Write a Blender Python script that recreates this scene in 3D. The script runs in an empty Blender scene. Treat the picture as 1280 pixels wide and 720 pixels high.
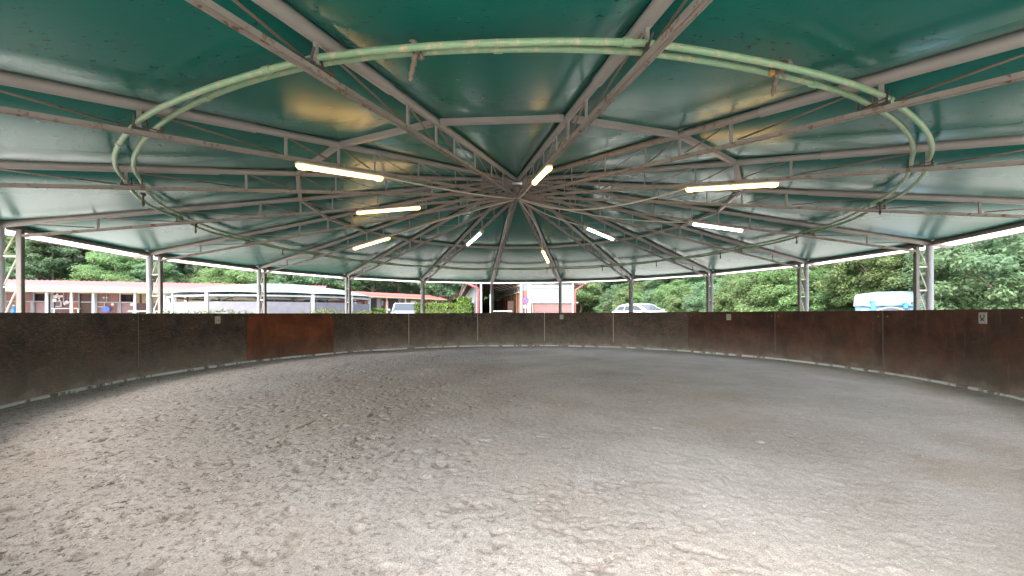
import bpy, math, random
import numpy as np
from mathutils import Vector, Matrix
random.seed(7); rng = np.random.default_rng(11)
PI = math.pi; R_ = math.radians
S = bpy.context.scene; C = S.collection

# ------------------------------------------------------------------ camera, light, exposure
cam = bpy.data.cameras.new('camera'); co = bpy.data.objects.new('camera', cam); C.objects.link(co)
co.location = (0, 0, 1.429); co.rotation_euler = (R_(90), 0.0038, 0)
cam.sensor_width = 36; cam.lens = 490.7/1280*36; cam.shift_y = (392.67-360)/1280
cam.clip_start = .05; cam.clip_end = 1500
S.camera = co
SUN_EL, SUN_AZ = R_(52), R_(216)          # azimuth clockwise from +Y
w = bpy.data.worlds.new('World'); S.world = w; w.use_nodes = True
nt = w.node_tree; bg = nt.nodes['Background']
sky = nt.nodes.new('ShaderNodeTexSky'); sky.sky_type = 'NISHITA'; sky.sun_disc = False
sky.sun_elevation = SUN_EL; sky.sun_rotation = SUN_AZ; sky.dust_density = 4.0; sky.air_density = 1.0; sky.ozone_density = .6
hs = nt.nodes.new('ShaderNodeHueSaturation'); hs.inputs['Saturation'].default_value = .5
nt.links.new(sky.outputs[0], hs.inputs['Color']); nt.links.new(hs.outputs[0], bg.inputs[0])
bg.inputs[1].default_value = .15
sl = bpy.data.lights.new('sun', 'SUN'); so = bpy.data.objects.new('sun', sl); C.objects.link(so)
sl.energy = .5; sl.angle = R_(75); sl.color = (1, .97, .94)
so.rotation_euler = (R_(90)-SUN_EL, 0, -SUN_AZ+PI)
so.rotation_euler = Vector((-math.sin(SUN_AZ)*math.cos(SUN_EL), -math.cos(SUN_AZ)*math.cos(SUN_EL), -math.sin(SUN_EL))).to_track_quat('-Z', 'Y').to_euler()
so.location = (0, -10, 40)
S.view_settings.view_transform = 'Standard'; S.view_settings.look = 'None'
S.view_settings.exposure = 3.28; S.view_settings.gamma = 1; S.view_settings.use_curve_mapping = False
S.render.resolution_x, S.render.resolution_y = 1024, 576
try:
    S.cycles.max_bounces = 7; S.cycles.diffuse_bounces = 5; S.cycles.glossy_bounces = 3
except Exception: pass

# ------------------------------------------------------------------ helpers
def tag(o, label=None, cat=None, group=None, kind=None):
    if label: o['label'] = label
    if cat: o['category'] = cat
    if group: o['group'] = group
    if kind: o['kind'] = kind
    return o
def empty(name, loc=(0,0,0), rz=0, label=None, cat=None, group=None):
    o = bpy.data.objects.new(name, None); C.objects.link(o); o.empty_display_size = .3
    o.location = loc; o.rotation_euler = (0, 0, rz)
    return tag(o, label, cat, group)
def children(o): return [c for c in bpy.data.objects if c.parent == o]
KIDS = {}
def link(o, parent):
    C.objects.link(o)
    if parent is not None:
        o.parent = parent; KIDS.setdefault(parent.name, []).append(o)
    return o
def copy_tree(o, parent=None):
    c = o.copy(); link(c, parent)
    for ch in list(KIDS.get(o.name, [])): copy_tree(ch, c)
    return c
class MB:
    def __init__(s): s.v = []; s.f = []; s.m = []; s.mi = 0
    def add(s, v, f):
        n = len(s.v); s.v += [tuple(p) for p in v]; s.f += [tuple(i+n for i in q) for q in f]; s.m += [s.mi]*len(f); return s
    def box(s, c, d, rz=0):
        x, y, z = d[0]/2, d[1]/2, d[2]/2; ca, sa = math.cos(rz), math.sin(rz)
        v = [(c[0]+a*ca-b*sa, c[1]+a*sa+b*ca, c[2]+e) for e in (-z, z) for a, b in ((-x,-y),(x,-y),(x,y),(-x,y))]
        return s.add(v, [(3,2,1,0),(4,5,6,7),(0,1,5,4),(1,2,6,5),(2,3,7,6),(3,0,4,7)])
    def bbox(s, c, d, b=.01):
        x, y, z = d[0]/2, d[1]/2, d[2]/2
        v = []; f = []
        ring = [(-x+b,-y),(x-b,-y),(x,-y+b),(x,y-b),(x-b,y),(-x+b,y),(-x,y-b),(-x,-y+b)]
        ring2 = [(p*(x-b)/x, q*(y-b)/y) for p, q in ring]
        for zz, rg in ((-z, ring2), (-z+b, ring), (z-b, ring), (z, ring2)):
            v += [(c[0]+p, c[1]+q, c[2]+zz) for p, q in rg]
        for k in range(3):
            for i in range(8):
                j = (i+1) % 8; f.append((k*8+i, k*8+j, k*8+8+j, k*8+8+i))
        f.append(tuple(range(7,-1,-1))); f.append(tuple(range(24,32)))
        return s.add(v, f)
    def beam(s, p, q, w, h, up=(0,0,1)):
        p = Vector(p); q = Vector(q); d = (q-p).normalized(); u = Vector(up)
        sd = d.cross(u)
        if sd.length < 1e-4: sd = d.cross(Vector((1,0,0)))
        sd.normalize(); u = sd.cross(d).normalized(); sd *= w/2; u *= h/2
        v = [a+b for a in (p, q) for b in (-sd-u, sd-u, sd+u, -sd+u)]
        return s.add(v, [(3,2,1,0),(4,5,6,7),(0,1,5,4),(1,2,6,5),(2,3,7,6),(3,0,4,7)])
    def tube(s, pts, r, n=10, closed=False, cap=True):
        pts = [Vector(p) for p in pts]; N = len(pts); v = []; f = []
        rr = r if isinstance(r, (list, tuple)) else [r]*N
        prev = None
        for i in range(N):
            a = pts[i-1] if (i or closed) else pts[0]; b = pts[(i+1) % N] if (i < N-1 or closed) else pts[-1]
            d = (b-a).normalized()
            if prev is None:
                prev = d.cross(Vector((0,0,1)))
                if prev.length < .05: prev = d.cross(Vector((1,0,0)))
            prev = (prev - d*prev.dot(d)).normalized(); u = d.cross(prev)
            for k in range(n):
                t = 2*PI*k/n; v.append(pts[i]+(prev*math.cos(t)+u*math.sin(t))*rr[i])
        for i in range(N if closed else N-1):
            for k in range(n):
                a = i*n+k; b = i*n+(k+1) % n; c = ((i+1) % N)*n
                f.append((a, b, c+(k+1) % n, c+k))
        if cap and not closed: f.append(tuple(range(n-1,-1,-1))); f.append(tuple((N-1)*n+k for k in range(n)))
        return s.add(v, f)
    def prism(s, poly, y0, y1):     # poly in x,z extruded along y
        n = len(poly); v = [(a, y0, b) for a, b in poly]+[(a, y1, b) for a, b in poly]
        return s.add(v, [tuple(range(n)), tuple(range(2*n-1, n-1, -1))]+[(i, i+n, (i+1) % n+n, (i+1) % n) for i in range(n)])
    def build(s, name, mat, parent=None, smooth=False, loc=None, rz=0):
        me = bpy.data.meshes.new(name); me.from_pydata(s.v, [], s.f)
        for m in (mat if isinstance(mat, list) else [mat]): me.materials.append(m)
        if isinstance(mat, list): me.polygons.foreach_set('material_index', s.m)
        if smooth: me.polygons.foreach_set('use_smooth', [True]*len(me.polygons))
        me.update(); o = bpy.data.objects.new(name, me); link(o, parent)
        if smooth == 'auto':
            try: me.set_sharp_from_angle(angle=R_(35))
            except Exception: pass
        if loc: o.location = loc
        if rz: o.rotation_euler = (0, 0, rz)
        return o
def inst(o, parent, loc=None, rz=None, sc=None):
    c = o.copy(); link(c, parent)
    if loc is not None: c.location = loc
    if rz is not None: c.rotation_euler = (0, 0, rz)
    if sc is not None: c.scale = sc
    return c

# materials -------------------------------------------------------
def mat(name, col, rough=.6, metal=0, spec=None, trans=None):
    m = bpy.data.materials.new(name); m.use_nodes = True; b = m.node_tree.nodes['Principled BSDF']
    b.inputs['Base Color'].default_value = (*col, 1); b.inputs['Roughness'].default_value = rough; b.inputs['Metallic'].default_value = metal
    if spec is not None: b.inputs['Specular IOR Level'].default_value = spec
    return m
class NT:
    def __init__(s, m): s.t = m.node_tree; s.b = s.t.nodes['Principled BSDF']
    def n(s, ty, **k):
        q = s.t.nodes.new(ty)
        for a, b in k.items():
            if a in q.inputs.keys(): q.inputs[a].default_value = b
            else: setattr(q, a, b)
        return q
    def l(s, a, b): s.t.links.new(a, b)
    def pos(s, sc=(1,1,1), obj=False):
        if obj: o = s.n('ShaderNodeTexCoord').outputs['Object']
        else: o = s.n('ShaderNodeNewGeometry').outputs['Position']
        mp = s.n('ShaderNodeMapping'); mp.inputs['Scale'].default_value = sc; s.l(o, mp.inputs[0]); return mp.outputs[0]
    def noise(s, vec, scale, detail=4, rough=.6, dist=0):
        q = s.n('ShaderNodeTexNoise', Scale=scale, Detail=detail, Roughness=rough, Distortion=dist); s.l(vec, q.inputs['Vector']); return q.outputs[0]
    def ramp(s, f, stops):
        q = s.n('ShaderNodeValToRGB'); e = q.color_ramp.elements
        while len(e) < len(stops): e.new(.5)
        for i, (p, c) in enumerate(stops): e[i].position = p; e[i].color = (*c, 1) if len(c) == 3 else c
        s.l(f, q.inputs[0]); return q.outputs[0]
    def mix(s, f, a, b, bt='MIX'):
        q = s.n('ShaderNodeMix', data_type='RGBA', blend_type=bt)
        for k, v in ((0, f), (6, a), (7, b)):
            if hasattr(v, 'links') or hasattr(v, 'node'): s.l(v, q.inputs[k])
            else: q.inputs[k].default_value = v if not isinstance(v, tuple) else (*v, 1)
        return q.outputs[2]
    def math(s, op, a, b=0):
        q = s.n('ShaderNodeMath', operation=op)
        for k, v in ((0, a), (1, b)):
            if hasattr(v, 'node'): s.l(v, q.inputs[k])
            else: q.inputs[k].default_value = v
        return q.outputs[0]
    def bump(s, h, st=.3, d=.01):
        q = s.n('ShaderNodeBump', Strength=st, Distance=d); s.l(h, q.inputs['Height']); s.l(q.outputs[0], s.b.inputs['Normal'])
G = lambda v: (v, v, v)
def worn(name, base, base2, rust=(.16,.07,.03), amount=.6, rough=.5, scale=6, spec=.5):
    m = mat(name, base, rough, 0, spec); t = NT(m); p = t.pos()
    c = t.mix(t.noise(p, scale*.5, 5), base, base2)
    r = t.ramp(t.noise(p, scale*2.2, 8, .7, .3), [(amount, G(0)), (amount+.07, G(1))])
    c = t.mix(r, c, rust); t.l(c, t.b.inputs['Base Color'])
    t.l(t.ramp(r, [(0, G(rough)), (1, G(.85))]), t.b.inputs['Roughness'])
    t.bump(t.noise(p, scale*12, 4), .25, .004); return m
M = {}
M['steel'] = worn('grey_painted_steel', (.32,.298,.27), (.25,.228,.205), amount=.66)
M['steel_rusty'] = worn('rusty_painted_steel', (.32,.29,.255), (.2,.165,.135), rust=(.15,.07,.035), amount=.555, scale=5)
M['rust'] = worn('rust_brown_steel', (.19,.13,.095), (.12,.085,.065), amount=.6)
M['post'] = worn('post_grey_paint', (.3,.31,.33), (.24,.24,.25), amount=.72)
M['post_dark'] = worn('post_brown_grey', (.17,.155,.14), (.13,.115,.1), amount=.66)
M['cream_steel'] = worn('cream_painted_steel', (.6,.57,.5), (.45,.4,.33), amount=.62)
M['pipe'] = worn('pale_green_pipe', (.16,.31,.16), (.25,.36,.22), rust=(.45,.38,.25), amount=.53, scale=7, rough=.4)
M['clamp'] = worn('dark_clamp', (.07,.06,.05), (.04,.035,.03), amount=.55)
M['white_paint'] = worn('white_paint', (.36,.37,.38), (.3,.31,.32), rust=(.4,.36,.3), amount=.7)
# roof membrane: smooth dark green coated canvas with mildew specks
m = mat('green_membrane', (.012,.1,.075), .24, 0, .24); t = NT(m); p = t.pos()
c = t.mix(t.noise(p, .7, 3), (.001,.102,.079), (.003,.125,.1))
sp = t.ramp(t.noise(t.pos((1,2.2,1)), 16, 2, .5, .5), [(.65, G(0)), (.68, G(1))]); big = t.ramp(t.noise(p, .8, 3), [(.44, G(0)), (.62, G(1))])
msk = t.math('MULTIPLY', t.math('MULTIPLY', sp, big), .9)
c = t.mix(msk, c, (.012,.022,.018)); st_ = t.ramp(t.noise(p, 2.6, 8, .75, 1.), [(.52, G(0)), (.7, G(1))]); c = t.mix(t.math('MULTIPLY', st_, .12), c, (.05,.16,.13)); t.l(c, t.b.inputs['Base Color'])
t.l(t.ramp(t.noise(p, 5, 7, .7), [(.35, G(.25)), (.7, G(.275))]), t.b.inputs['Roughness'])
t.b.inputs['Specular Tint'].default_value = (.5,1,.84,1)
if 0: t.b.inputs['Roughness'].default_value = .25; t.b.inputs['Specular Tint'].default_value = (.5,1,.84,1)
t.bump(t.noise(p, .9, 2, .4), .06, .05)
M['membrane'] = m
# white translucent overhang
m = mat('white_canvas', (.85,.86,.86), .7); t = NT(m)
tr = t.n('ShaderNodeBsdfTranslucent'); tr.inputs[0].default_value = (.92,.93,.93,1); mx = t.n('ShaderNodeMixShader'); mx.inputs[0].default_value = .55
t.l(t.b.outputs[0], mx.inputs[1]); t.l(tr.outputs[0], mx.inputs[2]); t.l(mx.outputs[0], t.t.nodes['Material Output'].inputs[0]); M['canvas'] = m
# kick boards
def board(name, a, b, dust=.55, wear=.6, rough=.5):
    m = mat(name, a, rough, 0, .3); t = NT(m); oi = t.n('ShaderNodeObjectInfo').outputs['Random']
    g = t.n('ShaderNodeNewGeometry').outputs['Position']
    ad = t.n('ShaderNodeVectorMath', operation='ADD'); t.l(g, ad.inputs[0])
    cb = t.n('ShaderNodeCombineXYZ'); t.l(t.math('MULTIPLY', oi, 37.), cb.inputs[0]); t.l(cb.outputs[0], ad.inputs[1]); p = ad.outputs[0]
    mp = t.n('ShaderNodeMapping'); mp.inputs['Scale'].default_value = (1, 1, 5); t.l(p, mp.inputs[0]); pg = mp.outputs[0]
    mq = t.n('ShaderNodeMapping'); mq.inputs['Scale'].default_value = (1, 1, .12); t.l(p, mq.inputs[0]); pv = mq.outputs[0]
    c = t.mix(t.ramp(t.noise(p, 1.6, 7, .7), [(.42, G(0)), (.58, G(1))]), a, b)
    c = t.mix(t.math('MULTIPLY', t.noise(pg, 7, 8, .75), .45), c, tuple(x*.55 for x in a))
    sc = t.ramp(t.noise(pg, 3.2, 12, .9, 3.5), [(wear-.02, G(0)), (wear+.03, G(1))]); c = t.mix(t.math('MULTIPLY', sc, .8), c, (.24,.19,.145))
    bl = t.ramp(t.noise(p, .9, 5, .65, .8), [(.4, G(.65)), (.62, G(1.3))]); c = t.mix(1., c, bl, 'MULTIPLY')
    vs = t.ramp(t.noise(pv, 9, 5, .7), [(.56, G(0)), (.72, G(1))]); c = t.mix(t.math('MULTIPLY', vs, .3), c, (.22,.17,.13))
    s2_ = t.ramp(t.noise(p, 2.2, 10, .8, 1.2), [(wear-.06, G(0)), (wear+.06, G(1))]); c = t.mix(t.math('MULTIPLY', s2_, .5), c, (.12,.08,.055))
    sp = t.ramp(t.noise(p, 26, 3, .6), [(.70, G(0)), (.74, G(1))]); c = t.mix(t.math('MULTIPLY', sp, .5), c, (.35,.3,.25))
    sx = t.n('ShaderNodeSeparateXYZ'); t.l(g, sx.inputs[0])
    zz = t.math('ADD', sx.outputs[2], t.math('MULTIPLY', t.math('SUBTRACT', t.noise(p, 2.5, 7, .7), .5), .75))
    d = t.ramp(zz, [(.06, G(1)), (.2, G(.5)), (.62, G(.12)), (1., G(0))]); c = t.mix(t.math('MULTIPLY', d, dust), c, (.34,.29,.24))
    t.l(c, t.b.inputs['Base Color']); t.l(t.ramp(d, [(0, G(rough)), (1, G(.9))]), t.b.inputs['Roughness'])
    t.bump(t.noise(pg, 20, 6, .7), .3, .006); return m
M['board_dark'] = board('dark_stained_board', (.075,.04,.026), (.026,.022,.019), 1., .54)
M['board_red'] = board('red_brown_board', (.12,.042,.022), (.062,.031,.021), .75, .59)
M['board_new'] = board('orange_new_board', (.2,.055,.017), (.135,.038,.014), .35, .72)
m = mat('kerb_concrete', (.3,.28,.25), .85); t = NT(m); p = t.pos()
c = t.mix(t.noise(p, 12, 6), (.17,.145,.12), (.3,.27,.23)); wp = t.ramp(t.noise(t.pos((1,1,.3)), 3.2, 5, .6), [(.43, G(0)), (.49, G(1))])
c = t.mix(wp, c, (.72,.71,.69)); t.l(c, t.b.inputs['Base Color']); t.bump(t.noise(p, 40, 5), .5, .01); M['kerb'] = m
# sand
m = mat('arena_sand', (.45,.4,.36), .95, 0, .2); t = NT(m); p = t.pos()
c = t.mix(t.ramp(t.noise(p, .8, 5, .6, .4), [(.36, G(0)), (.66, G(1))]), (.445,.405,.365), (.545,.51,.475))
b1 = t.ramp(t.noise(p, .45, 4, .6), [(.5, G(0)), (.66, G(1))]); c = t.mix(t.math('MULTIPLY', b1, .4), c, (.44,.35,.27))
b2 = t.ramp(t.noise(p, 5.5, 7, .72, .6), [(.56, G(0)), (.66, G(1))]); c = t.mix(t.math('MULTIPLY', b2, .35), c, (.3,.25,.21))
at = t.n('ShaderNodeAttribute', attribute_name='pit_dark').outputs['Fac']; c = t.mix(t.math('MULTIPLY', at, .85), c, (.17,.125,.09))
ch = t.n('ShaderNodeAttribute', attribute_name='churn').outputs['Fac']
c = t.mix(t.math('MULTIPLY', ch, .55), c, (.29,.255,.225))
fl = t.ramp(t.noise(p, 24, 6, .75, .8), [(.535, G(0)), (.59, G(1))]); c = t.mix(t.math('MULTIPLY', t.math('MULTIPLY', fl, t.math('ADD', ch, .15)), .8), c, (.1,.075,.058))
f2 = t.ramp(t.noise(p, 60, 4, .8), [(.6, G(0)), (.66, G(1))]); c = t.mix(t.math('MULTIPLY', f2, .35), c, (.16,.14,.12))
gr = t.noise(p, 90, 3, .8); c = t.mix(.5, c, t.ramp(gr, [(.3, G(.12)), (.7, G(.82))]), 'OVERLAY')
t.l(c, t.b.inputs['Base Color']); t.bump(t.math('ADD', t.noise(p, 55, 5, .75), t.math('MULTIPLY', t.noise(p, 190, 3), .5)), .8, .012); M['sand'] = m
m = mat('yard_ground', (.2,.19,.17), .9); t = NT(m); p = t.pos()
c = t.mix(t.noise(p, .6, 6), (.36,.34,.31), (.46,.43,.39)); sx = t.n('ShaderNodeSeparateXYZ'); t.l(p, sx.inputs[0])  # unseen yard lightened so it bounces daylight into the pen
g = t.ramp(t.math('MULTIPLY', t.math('ADD', sx.outputs[2], t.math('MULTIPLY', t.noise(p, 1.5, 5), .6)), .5), [(.42, G(0)), (.55, G(1))])
c = t.mix(g, c, t.mix(t.noise(p, 3, 6), (.03,.05,.015), (.07,.09,.03))); t.l(c, t.b.inputs['Base Color']); t.bump(t.noise(p, 15, 6), .6, .03); M['ground'] = m
def brick(name, a, b, mortar, sc=1):
    m = mat(name, a, .85); t = NT(m); p = t.pos(obj=True)
    br = t.n('ShaderNodeTexBrick', Scale=1.0); br.inputs['Color1'].default_value = (*a,1); br.inputs['Color2'].default_value = (*b,1); br.inputs['Mortar'].default_value = (*mortar,1)
    br.inputs['Mortar Size'].default_value = .012; br.inputs['Brick Width'].default_value = .25; br.inputs['Row Height'].default_value = .07
    rt = t.n('ShaderNodeMapping'); rt.inputs['Rotation'].default_value = (R_(90), 0, 0); t.l(p, rt.inputs[0]); t.l(rt.outputs[0], br.inputs['Vector'])
    c = t.mix(.5, br.outputs[0], t.ramp(t.noise(p, 2, 6), [(.3, G(.35)), (.7, G(.65))]), 'OVERLAY'); t.l(c, t.b.inputs['Base Color']); return m
M['brick'] = brick('red_brown_brick', (.2,.07,.055), (.15,.055,.05), (.2,.15,.13))
M['brick_pink'] = brick('mauve_brick', (.15,.06,.058), (.12,.05,.05), (.17,.13,.12))
def simple(name, a, b, rough=.7, sc=3, metal=0, stretch=(1,1,1)):
    m = mat(name, a, rough, metal); t = NT(m); p = t.pos(stretch); t.l(t.mix(t.ramp(t.noise(p, sc, 6, .65), [(.3, G(0)), (.7, G(1))]), a, b), t.b.inputs['Base Color']); t.bump(t.noise(p, sc*8, 4), .2, .005); return m
M['red_roof'] = simple('red_metal_roof', (.3,.045,.04), (.24,.045,.04), .5, 1.5)
M['dark'] = simple('dark_interior', (.02,.017,.018), (.03,.025,.025), .9)
M['door'] = simple('mauve_door_board', (.2,.12,.12), (.15,.09,.09), .6, 2, 0, (1,1,4))
M['brown'] = simple('dark_brown_wood', (.07,.035,.025), (.045,.025,.02), .7, 3, 0, (1,1,4))
M['orange_wood'] = simple('orange_brown_wood', (.26,.1,.04), (.18,.07,.03), .6, 4, 0, (4,4,1))
M['beige'] = simple('beige_plaster', (.28,.23,.14), (.23,.19,.11), .85)
M['grey_metal'] = simple('galvanised_metal', (.2,.215,.23), (.15,.165,.175), .55, 4, .2)
M['block'] = simple('grey_block_wall', (.15,.15,.17), (.1,.1,.12), .9, 3)
M['tarp'] = simple('pale_green_tarp', (.11,.165,.14), (.09,.135,.112), .5, 2)
M['under'] = simple('veranda_underside', (.42,.38,.33), (.34,.3,.26), .8, 2)
M['pink_wall'] = simple('pink_render', (.42,.3,.25), (.36,.27,.22), .85)
M['frost'] = simple('frosted_sheet', (.165,.195,.195), (.14,.165,.165), .3, 1)
M['red_paint'] = simple('red_pipe_paint', (.26,.05,.05), (.2,.045,.045), .5)
M['blue'] = simple('weathered_blue_plastic', (.09,.19,.28), (.26,.31,.34), .5, 5, 0, (1,1,.25))
M['blue_dark'] = simple('blue_plastic', (.03,.2,.42), (.04,.15,.3), .45)
M['blue_light'] = simple('light_blue_plastic', (.1,.2,.32), (.17,.25,.32), .45)
M['hose'] = simple('brown_hose', (.22,.15,.1), (.16,.11,.08), .5)
M['white_plastic'] = simple('white_plastic', (.5,.5,.49), (.45,.45,.43), .4)
M['cable'] = mat('cable_sheath', (.55,.5,.4), .5)
M['plate'] = simple('cream_plate', (.5,.5,.42), (.42,.41,.34), .5, 30)
M['ink'] = mat('black_print', (.012,.012,.012), .6); M['ink_grey'] = mat('faded_print', (.14,.17,.13), .6)
M['rope'] = worn('grimy_rope', (.22,.18,.14), (.12,.09,.07), amount=.6, scale=30)
M['car_white'] = mat('white_car_paint', (.36,.37,.39), .3); M['car_silver'] = mat('silver_blue_car_paint', (.24,.28,.33), .25, .3)
M['glass'] = mat('car_glass', (.03,.036,.042), .08, 0, .25); M['tyre'] = mat('black_rubber', (.02,.02,.02), .8)
M['chrome'] = mat('bright_alloy', (.6,.6,.6), .3, 1); M['red_lens'] = mat('red_lens', (.35,.02,.02), .2)
M['sign_blue'] = mat('sign_blue', (.03,.08,.35), .4); M['sign_red'] = mat('sign_red', (.5,.03,.03), .4)
M['bark'] = simple('bark', (.1,.08,.06), (.06,.05,.04), .9, 8)
def emis(name, col, st):
    m = mat(name, (.8,.8,.78), .4); b = m.node_tree.nodes['Principled BSDF']; b.inputs['Emission Color'].default_value = (*col, 1); b.inputs['Emission Strength'].default_value = st; return m
M['lamp_warm'] = emis('warm_lamp_tube', (1,.55,.17), 1.9); M['lamp_white'] = emis('white_lamp_tube', (1,.97,.93), 2)
M['lamp_end'] = emis('amber_lamp_end', (1,.5,.12), .7)
def leafmat(name, a, b, c3, tr=.35):
    m = mat(name, a, .6, 0, .2); t = NT(m); oi = t.n('ShaderNodeObjectInfo').outputs['Random']; p = t.pos()
    at = t.n('ShaderNodeAttribute', attribute_name='tone').outputs['Fac']
    c = t.mix(at, a, b); c = t.mix(t.math('MULTIPLY', t.ramp(t.noise(p, .35, 3), [(.42, G(0)), (.62, G(1))]), .6), c, c3)
    hv = t.n('ShaderNodeHueSaturation'); t.l(t.math('ADD', t.math('MULTIPLY', oi, .05), .475), hv.inputs['Hue']); t.l(t.math('ADD', t.math('MULTIPLY', oi, .5), .75), hv.inputs['Value']); t.l(c, hv.inputs['Color']); c = hv.outputs[0]
    t.l(c, t.b.inputs['Base Color']); tb = t.n('ShaderNodeBsdfTranslucent'); t.l(c, tb.inputs[0]); mx = t.n('ShaderNodeMixShader'); mx.inputs[0].default_value = tr
    t.l(t.b.outputs[0], mx.inputs[1]); t.l(tb.outputs[0], mx.inputs[2]); t.l(mx.outputs[0], t.t.nodes['Material Output'].inputs[0]); return m
M['leaf'] = leafmat('leaf_green', (.08,.145,.065), (.16,.235,.12), (.11,.185,.12), .55)
M['leaf2'] = leafmat('leaf_yellow_green', (.085,.155,.055), (.175,.245,.105), (.13,.19,.085), .55)
M['hedge'] = leafmat('hedge_leaf', (.06,.13,.02), (.12,.2,.04), (.09,.16,.03))
M['grass'] = leafmat('weed_leaf', (.08,.12,.04), (.13,.17,.06), (.13,.14,.06))

# ------------------------------------------------------------------ key dimensions
CX, CY = .134, 8.898
RO, RI, RW = 8.815, 8.55, 8.445
ZE, ZW, ZA, ZB, ZBI = 2.912, 1.483, 4.456, 4.103, 2.745
RR, ZR, RP = 6.39, 3.186, 4.42
ANG0 = R_(196.746); DA = R_(20)
def ang(k): return ANG0-k*DA
def ztop(r): return ZA+(ZE-ZA)*r/RO
def zbot(r): return ZB+(ZBI-ZB)*r/RI
def fnoise(x, y, cell, seed):
    r = np.random.default_rng(seed); g = r.random((256, 256)); u = x/cell; v = y/cell
    i = np.floor(u).astype(int); j = np.floor(v).astype(int); a = u-i; b = v-j; a = a*a*(3-2*a); b = b*b*(3-2*b); i %= 255; j %= 255
    return (g[i,j]*(1-a)+g[i+1,j]*a)*(1-b)+(g[i,j+1]*(1-a)+g[i+1,j+1]*a)*b
def gh(x, y):      # ground height outside the pen
    x = np.asarray(x, float); y = np.asarray(y, float); d = np.hypot(x-CX, y-CY)
    base = np.clip((d-9.2)/5, 0, 1)*.55; base = np.where(d < 8.75, -.16, base)
    s1 = (x-15.5)+(y-12)*.1
    s2 = (x+28.9)*-.346+(y-22.2)*.938-13
    s3 = (-x-45)
    s = np.maximum(np.maximum(s1, s2), s3)
    s = s+(fnoise(x+500, y+500, 6, 3)-.5)*3
    hill = np.where(s > 0, 15*(1-np.exp(-np.maximum(s, 0)*.62/15)), 0)
    back = np.clip((y+6)/8, 0, 1)
    return base+hill*back
# ------------------------------------------------------------------ ground and sand
def grid_mesh(name, X, Y, Z, mt, keep=None, pit_dark=None, smooth=True, churn=None):
    ny, nx = X.shape; v = np.stack([X, Y, Z], -1).reshape(-1, 3)
    idx = np.arange(nx*ny).reshape(ny, nx); f = np.stack([idx[:-1,:-1], idx[:-1,1:], idx[1:,1:], idx[1:,:-1]], -1).reshape(-1, 4)
    if keep is not None:
        k = keep.reshape(-1)[f].all(1); f = f[k]
        used = np.zeros(len(v), bool); used[f] = True; mp = np.cumsum(used)-1; v = v[used]; f = mp[f]
        if pit_dark is not None: pit_dark = pit_dark.reshape(-1)[used]; churn = churn.reshape(-1)[used]
    me = bpy.data.meshes.new(name); me.vertices.add(len(v)); me.vertices.foreach_set('co', v.astype(np.float32).ravel())
    me.loops.add(len(f)*4); me.loops.foreach_set('vertex_index', f.astype(np.int32).ravel()); me.polygons.add(len(f))
    me.polygons.foreach_set('loop_start', np.arange(0, len(f)*4, 4, dtype=np.int32)); me.polygons.foreach_set('loop_total', np.full(len(f), 4, np.int32))
    me.update(calc_edges=True)
    if smooth: me.polygons.foreach_set('use_smooth', np.ones(len(f), bool))
    if pit_dark is not None:
        a = me.attributes.new('pit_dark', 'FLOAT', 'POINT'); a.data.foreach_set('value', pit_dark.reshape(-1).astype(np.float32))
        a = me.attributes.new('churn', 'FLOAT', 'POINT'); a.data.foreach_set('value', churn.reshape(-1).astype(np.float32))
    me.materials.append(mt); o = bpy.data.objects.new(name, me); C.objects.link(o); return o
ax = np.concatenate([np.linspace(-700,-70,12), np.linspace(-60,60,100), np.linspace(70,700,12)])
X, Y = np.meshgrid(ax, ax+15)
tag(grid_mesh('ground', X, Y, gh(X, Y), M['ground']), kind='structure')
xs = np.arange(-8.6, 8.9, .0165); ys = [-.6]
while ys[-1] < 17.5: ys.append(ys[-1]+.013+.0016*max(0, ys[-1]-1.5))
ys = np.array(ys); X, Y = np.meshgrid(xs, ys); D = np.hypot(X-CX, Y-CY)
rough = np.clip(.6-.16*(X+.6)+.14*np.clip((Y-4)/6,0,1)-(np.abs(Y-5)-4)*.02+(fnoise(X+50, Y+50, 1.7, 4)-.5)*.9, .22, 1)
Z = (fnoise(X+30, Y+30, 1.1, 5)-.5)*.03+(fnoise(X+30, Y+30, .37, 6)-.5)*.005
wx = X+(fnoise(X+11, Y+70, .3, 21)-.5)*.3+(fnoise(X+61, Y+20, .09, 23)-.5)*.08; wy_ = Y+(fnoise(X+71, Y+10, .3, 22)-.5)*.3+(fnoise(X+31, Y+50, .09, 24)-.5)*.08
c1 = fnoise(wx+20, wy_*1.2+20, .11, 7)*.45+fnoise(wx+40, wy_*1.2+20, .055, 8)*.3+fnoise(X+20, Y+20, .032, 9)*.25; c3 = fnoise(wx+20, wy_+20, .024, 10)
pm = np.clip((fnoise(X+33, Y+44, .7, 25)*.6+fnoise(X+13, Y+4, .25, 26)*.4)*2-.45+(rough-.4)*.8, .1, 1)
Z += (.08+rough*1.25)*pm*(-np.clip(c1-.57, 0, 1)*.11+(c1-.5)*.006)+(c3-.5)*.006+(fnoise(X+3, Y+8, .035, 27)-.5)*.004
rg = 1-np.abs(fnoise(X*.45+9, Y*1.2+X*.25+9, .22, 12)*2-1); Z += rg**5*.004*np.clip((X+1.5)/3, 0, 1)
pit_dark = np.clip((c1-.6)*9, 0, 1)*rough*pm*.9  # darkens the sand colour inside the pits
r2 = np.random.default_rng(5)
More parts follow.
